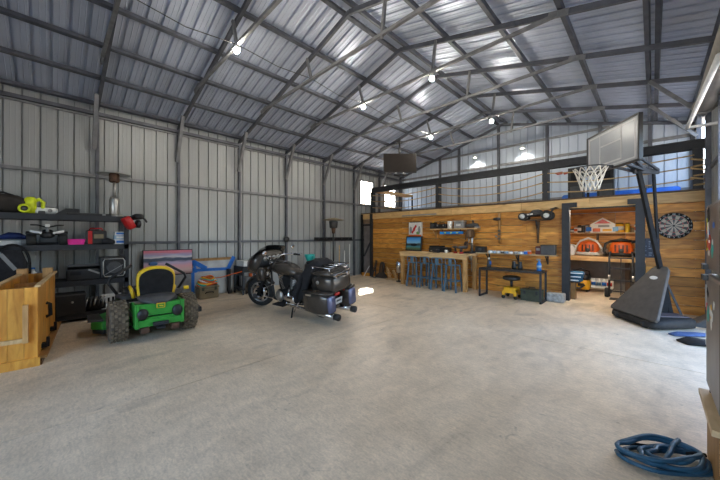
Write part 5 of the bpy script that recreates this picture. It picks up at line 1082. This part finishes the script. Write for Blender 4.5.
for a, b in (((by-bh, bz0), (by+bh, bz0+.035)), ((by-bh, bz1-.035), (by+bh, bz1)), ((by-bh, bz0), (by-bh+.035, bz1)), ((by+bh-.035, bz0), (by+bh, bz1))): m.bb((.57, a[0], a[1]), (.635, b[0], b[1]))
m.build('edge_padding', M_['black'], bd, bev=.008)
m = MB(); 
for a, b in (((by-.60, bz0+.06), (by+.60, bz0+.085)), ((by-.60, bz1-.085), (by+.60, bz1-.06)), ((by-.60, bz0+.06), (by-.575, bz1-.06)), ((by+.575, bz0+.06), (by+.60, bz1-.06)), ((by-.29, bz0+.12), (by-.265, bz1-.06)), ((by+.265, bz0+.12), (by+.29, bz1-.06)), ((by-.29, bz0+.46), (by+.29, bz0+.485)), ((by-.29, bz0+.12), (by+.29, bz0+.145))): m.bb((.624, a[0], a[1]), (.628, b[0], b[1]))
m.build('target_lines', mat('pale_line', (.52, .53, .54), .4), bd)
rc = Vector((.96, by, 2.79)); rr_ = .262
rim = MB().tube([(rc.x+rr_*math.cos(a), rc.y+rr_*math.sin(a), rc.z) for a in [2*PI*k/32 for k in range(32)]], .011, 8, True).bb((.625, by-.09, 2.76), (.725, by+.09, 2.82)).build('rim', M_['dsteel'], hp)
nt_ = MB(); ns = 12
for k in range(ns):
    for d in (1, -1):
        pts = []
        for i in range(9):
            t = i/8; a = 2*PI*(k+d*t*2.0)/ns; r = rr_*(1-.5*t**.8); pts.append((rc.x+r*math.cos(a), rc.y+r*math.sin(a), rc.z-.40*t))
        nt_.tube(pts, .009, 5)
nt_.build('net', mat('net_cord', (.62, .58, .50), .8, 0, .1, 20), rim)
for s in (-1, 1): MB().lathe([(0, -.03), (.06, -.03), (.06, .03), (0, .03)], (0, 0, 0), 'Y', 16).xf(Matrix.Translation((.34, s*.30, .062))).build('wheel', M_['rubber'], hp)
# odds and ends by the right wall
o = T('dust_shovel', 'dark grey scoop lying on edge between the hoop base and fridge', 'scoop', (.62, 7.85, 0)); MB().loft([[(-.16, -.22, 0), (.13, -.22, 0), (.13, .22, 0), (-.16, .22, 0)], [(-.12, -.18, .05), (.13, -.2, .24), (.13, .2, .24), (-.12, .18, .05)]], smooth=False).build('pan', M_['dgrey'], o, bev=.01); MB().cyl((.14, 0, .2), (.16, .1, .9), .014, 8).build('handle', M_['dgrey'], o)
o = MB().blob([(-.3, 0, .015, .06, .012), (-.1, .01, .02, .11, .018), (.12, -.02, .02, .10, .018), (.3, 0, .012, .05, .01)], 14).build('blue_rag', mat('rag_blue', (.06, .10, .22), .85, 0, .3, 14, .3), loc=(.42, 6.92, 0), rz=.8); tag(o, 'crumpled blue rag on the floor beside the hoop base', 'rag')
o = MB().blob([(-.2, 0, .02, .10, .018), (0, 0, .035, .17, .033), (.2, 0, .02, .12, .018)], 16, 'X', 3).build('rubber_pad', M_['mblack'], loc=(.46, 6.45, 0), rz=.7); tag(o, 'flat black rubber pad on the floor in front of the blue rag', 'pad')
# ================================================================ fridge on its plywood stand, air hose
o = T('fridge_stand', 'low plywood stand under the stickered fridge', 'stand', (.51, 2.97, 0)); MB().bb((-.27, -.34, .395), (.26, .335, .43)).build('top_board', M_['ply'], o)
MB().bb((-.235, -.27, 0), (-.21, .27, .395)).build('side_board', M_['plyd'], o); MB().bb((-.21, -.27, 0), (.25, -.245, .395)).build('end_board', M_['ply'], o); MB().bb((-.21, .245, 0), (.25, .27, .395)).build('end_board', M_['plyd'], o)
fz = mat("fridge_steel", (.17, .15, .14), .42, .45, .25, 3)
o = T('fridge', 'grey fridge freezer covered in stickers at the right frame edge', 'fridge', (.51, 2.99, .43))
MB().bb((-.18, -.31, .03), (.235, .31, 1.31)).build('cabinet', fz, o, bev=.02)
lo = MB().bb((-.235, -.31, .05), (-.182, .31, .84)).build('lower_door', fz, o, bev=.02); up = MB().bb((-.235, -.31, .87), (-.182, .31, 1.33)).build('freezer_door', fz, o, bev=.025)
MB().bb((-.26, .18, .80), (-.235, .29, .835)).build('handle', M_['black'], lo); MB().bb((-.26, .18, .875), (-.235, .29, .91)).build('handle', M_['black'], up)
for y in (-.26, .27): MB().cyl((-.2, y, 0), (-.2, y, .05), .022, 12).build('foot', M_['black'], o)
random.seed(5)
cols = [M_['white'], M_['red'], M_['orange'], M_['blue'], M_['neon'], M_['paper'], M_['teal'], M_['dyellow'], M_['mblack']]
for i in range(20):
    d = up if i < 14 else lo; z0 = random.uniform(.95, 1.27) if i < 14 else random.uniform(.52, .78); y0 = random.uniform(-.1, .28)
    w, h_ = random.uniform(.018, .05), random.uniform(.02, .06); m = MB()
    if i % 3 == 0: m.ell((-.2362, y0, z0), (.0015, w, h_), 14, 6)
    else: m.box((-.2362, y0, z0), (.003, w*1.7, h_*1.6), (random.uniform(-.5, .5), 0, 0))
    m.build('sticker', cols[i % len(cols)], d)
m = MB().prism([(.045*math.cos(a), .05*math.sin(a)) for a in [PI/8+PI/4*k for k in range(8)]], -.001, .001, 'X').xf(Matrix.Translation((-.2375, .09, 1.07))).build('octagon_sticker', M_['lens'], up)
MB().box((-.239, .09, 1.07), (.002, .05, .02)).build('white_bar', M_['white'], up); MB().box((-.237, .02, .60), (.002, .14, .05), (.25, 0, 0)).build('paper_strip', M_['white'], lo)
MB().box((-.237, .285, .68), (.002, .02, .16)).build('paper_strip', M_['white'], lo); MB().box((-.237, .29, .38), (.002, .015, .1)).build('paper_strip', M_['white'], lo)
o = T('air_hose', 'coiled blue air hose on the concrete beside the plywood stand', 'hose', (.0, 0, 0))
rt, fw = Vector((CP, SP, 0)), Vector((-SP, CP, 0)); hc = aZ(664, 463, 0)
pts = []
random.seed(9)
prm = [(.26, .15, 0, 0), (.25, .13, .03, .01), (.18, .09, .06, -.02), (.22, .11, .03, -.03), (.16, .07, .08, -.01), (.23, .12, -.02, .02)]
NN = 28
for i in range(len(prm)*NN+1):
    u = i/NN; j = min(int(u), len(prm)-1); j2 = min(j+1, len(prm)-1); t = u-j if j < j2 else 0; g = [prm[j][q]*(1-t)+prm[j2][q]*t for q in range(4)]
    a = 2*PI*u+2.6; pts.append(hc+rt*(g[0]*math.cos(a)*(1-.1*math.sin(2*a+j))+g[2])+fw*(g[1]*math.sin(a)+g[3]+.015*math.sin(3*a+j))+Vector((0, 0, .016+.012*j+.008*(1+math.sin(a*2+j)))))
MB().tube(pts, .0145, 8).build('hose_coil', M_['hose'], o)
e = pts[-1]; q_ = [e, e+rt*.05+Vector((0, 0, .01)), hc+rt*.10+fw*.03+Vector((0, 0, .09)), hc+rt*.22+fw*.09+Vector((0, 0, .11))]
MB().tube([pts[0], hc-rt*.12-fw*.10+Vector((0, 0, .06)), hc+rt*.02-fw*.02+Vector((0, 0, .085)), hc+rt*.12+fw*.055+Vector((0, 0, .09)), hc+rt*.19+fw*.085+Vector((0, 0, .10))], .0145, 8).build('hose_end', M_['hose'], o)
c_ = hc+rt*.16+fw*.0+Vector((0, 0, .06)); MB().tube([c_, c_+rt*.05, c_+rt*.11-fw*.01], [.013, .017, .012], 10).build('coupler', M_['mblack'], o)
c_ = hc-rt*.10+fw*.145+Vector((0, 0, .03)); MB().tube([c_, c_+rt*.05-fw*.01, c_+rt*.12-fw*.03], .012, 8).build('black_fitting', M_['mblack'], o)
# ================================================================ roof items
tvp = Vector((-5.98, 8.05, 0)); zt_, zb_ = 4.27, 3.63
o = T('television', 'black flat television hanging from the roof frame above the loft end', 'television', (tvp.x, tvp.y, zb_), PHI); h_ = zt_-zb_
MB().bb((-.545, .0, 0), (.545, .05, h_)).build('casing', M_['black'], o, bev=.008); MB().bb((-.525, -.004, .03), (.525, .002, h_-.02)).build('screen', mat('dark_screen', (.018, .014, .012), .5, spec=.15), o)
MB().bb((-.18, .05, h_*.3), (.18, .09, h_*.75)).cyl((0, .09, h_*.5), (0, .10, h_+.5), .03, 12).bb((-.10, .04, h_+.38), (.10, .16, h_+.42)).build('ceiling_mount', M_['black'], o)
MB().blob([(-.20, 0, -.07, .04, .03), (-.1, 0, -.06, .05, .04), (.05, 0, -.065, .05, .035), (.15, 0, -.06, .05, .045), (.20, 0, -.06, .03, .03)], 12).build('sound_bar', M_['black'], o); MB().bb((-.15, .0, -.03), (-.12, .03, .02)).bb((.1, 0, -.03), (.13, .03, .02)).build('bar_bracket', M_['white'], o)
bulb = mat('lamp_glow', (1, .95, .85), .5, emit=(1., .93, .80), es=260.)
n = 0
lamps = []
LW = {(1, 0): 'bare lamp above the mower, first of the row along the roof cable', (3, 0): 'bare lamp above the motorcycle, second along the roof cable', (5, 0): 'small bare lamp just above and beyond the hanging television', (3, 1): 'brightest bare lamp, highest in view, under the roof ridge', (5, 1): 'small bare lamp close to the gable above the loft spot lamps'}
for k in (1, 3, 5):
    for j, X in enumerate((-4.95, -3.1)):
        if (k, j) == (1, 1): lab = 'lamp hanging right of the ridge over the open floor'
        else: lab = LW[(k, j)]
        o = T('roof_lamp', lab, 'lamp', (X, FY(k)-.055, 4.70), group='bare lamps under the roof trusses'); MB().lathe([(0, .02), (.03, .02), (.045, -.03), (.05, -.05), (0, -.05)], n=16).build('lamp_holder', M_['white'], o); MB().ell((0, 0, -.085), (.042, .042, .042), 16, 10).build('lamp_bulb', bulb, o)
cb = [(-4.95, FY(k)-.055+dy, 4.70+.02-sg) for k in (-2, -1, 0, 1, 2, 3, 4, 5) for dy, sg in ((0, 0), (.76, .06 if k % 2 else .09))]
o = MB().tube(cb[:-1], .007, 5).build('lamp_cable', M_['black']); tag(o, 'thin black cable strung between the roof lamps', 'cable')
# gable spot lamps
for i, (x, y, lab) in enumerate(((475, 157, 'left wall spot lamp on the gable above the loft'), (522.5, 147.5, 'right wall spot lamp on the gable above the loft'))):
    p = aY(x, y, YB-.22); o = T('gable_lamp', lab, 'lamp', p, group='spot lamps on the gable'); MB().bb((-.02, .0, .02), (.02, .20, .05)).build('arm', M_['white'], o); MB().lathe([(.03, .06), (.045, .05), (.09, -.04), (.085, -.04), (.04, .045)], n=20).build('lamp_shade', M_['white'], o); MB().ell((0, 0, .0), (.03, .03, .035), 12, 8).build('lamp_bulb', mat('spot_glow', (1, .95, .88), .5, emit=(1., .94, .84), es=30.), o)
    bpy.data.lights.new('spot', 'SPOT'); l = bpy.data.lights.new('gable_spot_light', 'SPOT'); l.energy = 11; l.spot_size = 2.3; l.spot_blend = .35; l.shadow_soft_size = .03; l.color = (1, .95, .86); q = bpy.data.objects.new('gable_spot_light', l); C.objects.link(q); q.location = p+Vector((0, .06, -.05)); q.rotation_euler = (-.18, 0, 0)
# loft cabinets and mats
for x, w, lab in ((576.5, .17, 'black tall cabinet on the loft left of the hoop net'), (606, .17, 'black tall cabinet on the loft right behind the hoop net')):
    Y = 9.9; o = T('speaker_cabinet', lab, 'cabinet', (px(x, Y), Y, ZD+.045), group='black cabinets on the loft'); MB().bb((-w, -.16, 0), (w, .16, .92)).build('cabinet_body', M_['black'], o, bev=.012); MB().bb((-w+.05, -.166, .1), (w-.03, -.158, .42)).build('front_panel', M_['dgrey'], o); MB().bb((-.1, -.168, .55), (.1, -.158, .85)).build('upper_grille', M_['mblack'], o)
o = T('folded_mat', 'long bright blue folded mat along the gable on the loft', 'mat', (-.75, 11.05, ZD+.045)); MB().blob([(-1.25, 0, .17, .10, .15), (-1.2, 0, .18, .14, .175), (1.2, 0, .18, .14, .175), (1.25, 0, .17, .10, .15)], 16, 'X', 5).build('mat_body', mat('mat_blue', (.02, .13, .50), .6), o)
for x in (-.6, .6): MB().bb((x-.03, -.146, .01), (x+.03, .146, .362)).build('strap', M_['black'], o)
o = T('red_pennant', 'small red cloth flag tied on the upper loft rope', 'flag', (px(561.5, YW-.06), YW-.06, 3.08)); MB().prism([(-.16, .01), (.02, .02), (.02, -.04), (-.08, -.05)], -.01, .01, 'Y').build('flag_cloth', mat('faded_red', (.30, .04, .03), .8), o); MB().prism([(.03, .0), (.14, .0), (.12, -.05), (.05, -.06)], -.01, .01, 'Y').build('flag_tail', MATS['faded_red'], o)
# roll-up door barrel and pipe on the right wall
o = T('roll_up_barrel', 'brownish roll-up door drum mounted high on the right wall', 'door drum', (.61, 6.0, 3.69)); MB().lathe([(0, -1.5), (.12, -1.5), (.12, 1.46), (0, 1.46)], (0, 0, 0), 'Y', 24).build('rolled_curtain', mat('brown_sheet', (.22, .20, .175), .5, .3), o)
for y in (-1.52, 1.5): MB().lathe([(0, y-.01), (.14, y-.01), (.14, y+.01), (0, y+.01)], (0, 0, 0), 'Y', 28).build('end_plate', mat('end_plate', (.26, .23, .19), .6, .3), o); 
for y in (-1.55, 1.53): MB().bb((-.03, y-.015, -.05), (.19, y+.015, .05)).build('wall_bracket', M_['dsteel'], o)
S('trim_7', MB().tube([(.43, 7.75, 3.42), (.43, 4.2, 3.16)], .028, 10).bb((.43, 7.70, 3.40), (XR, 7.76, 3.44)), M_['white'])

# ================================================================ outside, light, camera
S('ground', MB().bb((-60, -60, -.45), (60, 60, -.25)), mat('outside_gravel', (.46, .43, .38), .9, 0, .15, .6))
w = bpy.data.worlds.new('sky'); bpy.context.scene.world = w; w.use_nodes = True; nt = w.node_tree
sky = nt.nodes.new('ShaderNodeTexSky'); sky.sky_type = 'NISHITA'; sky.sun_disc = False; sky.sun_elevation = math.radians(40); sky.sun_rotation = math.radians(-40); sky.dust_density = 3.5
bg = nt.nodes['Background']; bg.inputs['Strength'].default_value = SKY_S; hs = nt.nodes.new('ShaderNodeHueSaturation'); hs.inputs['Saturation'].default_value = 1.12; nt.links.new(sky.outputs['Color'], hs.inputs['Color']); nt.links.new(hs.outputs['Color'], bg.inputs['Color'])
def sun_to(p, q): return (Vector(p)-Vector(q)).to_track_quat('Z', 'Y').to_euler()
l = bpy.data.lights.new('sun', 'SUN'); l.energy = SUN_E; l.angle = .009; l.color = (1, .95, .86); q = bpy.data.objects.new('sun', l); C.objects.link(q); q.rotation_euler = sun_to((XL, WL[0][0]*.5+WL[0][1]*.5, 3.32), (-5.75, 6.3, 0))
def portal(c, sx, sy, rot):
    l = bpy.data.lights.new('daylight_portal', 'AREA'); l.shape = 'RECTANGLE'; l.size = sx; l.size_y = sy; l.cycles.is_portal = True; q = bpy.data.objects.new('daylight_portal', l); C.objects.link(q); q.location = c; q.rotation_euler = rot
portal((XL-.06+6.9, Y0-.05, 1.75), 3.8, 3.5, (-PI/2, 0, PI))
for a, b, c, d in WL: portal((XL-.13, (a+b)/2, (c+d)/2), d-c, b-a, (0, -PI/2, 0))
for a, b, c, d in WR: portal((XR+.08, (a+b)/2, (c+d)/2), d-c, b-a, (0, PI/2, 0))
o = T('storeroom_lamp', 'strip lamp under the loft inside the store room', 'lamp', (-.85, 8.98, ZD-.172)); MB().bb((-.6, -.05, -.02), (.6, .05, .012)).build('lamp_housing', M_['white'], o); MB().bb((-.58, -.04, -.03), (.58, .04, -.02)).build('tube', mat('strip_glow', (1, .9, .75), .5, emit=(1., .86, .66), es=STORE_E), o)
cam = bpy.data.cameras.new('camera'); cam.sensor_width = 36; cam.lens = F*36/720; cam.shift_y = -(240-CY)/720; cam.clip_start = .05
co = bpy.data.objects.new('camera', cam); C.objects.link(co); co.location = (0, 0, H); co.rotation_euler = (PI/2, 0, PHI)
sc = bpy.context.scene; sc.camera = co
sc.view_settings.view_transform = 'Standard'; sc.view_settings.look = 'None'; sc.view_settings.gamma = 1; sc.view_settings.use_curve_mapping = False; sc.view_settings.exposure = EXPO
sc.cycles.use_denoising = True; sc.cycles.max_bounces = 10; sc.cycles.diffuse_bounces = 6
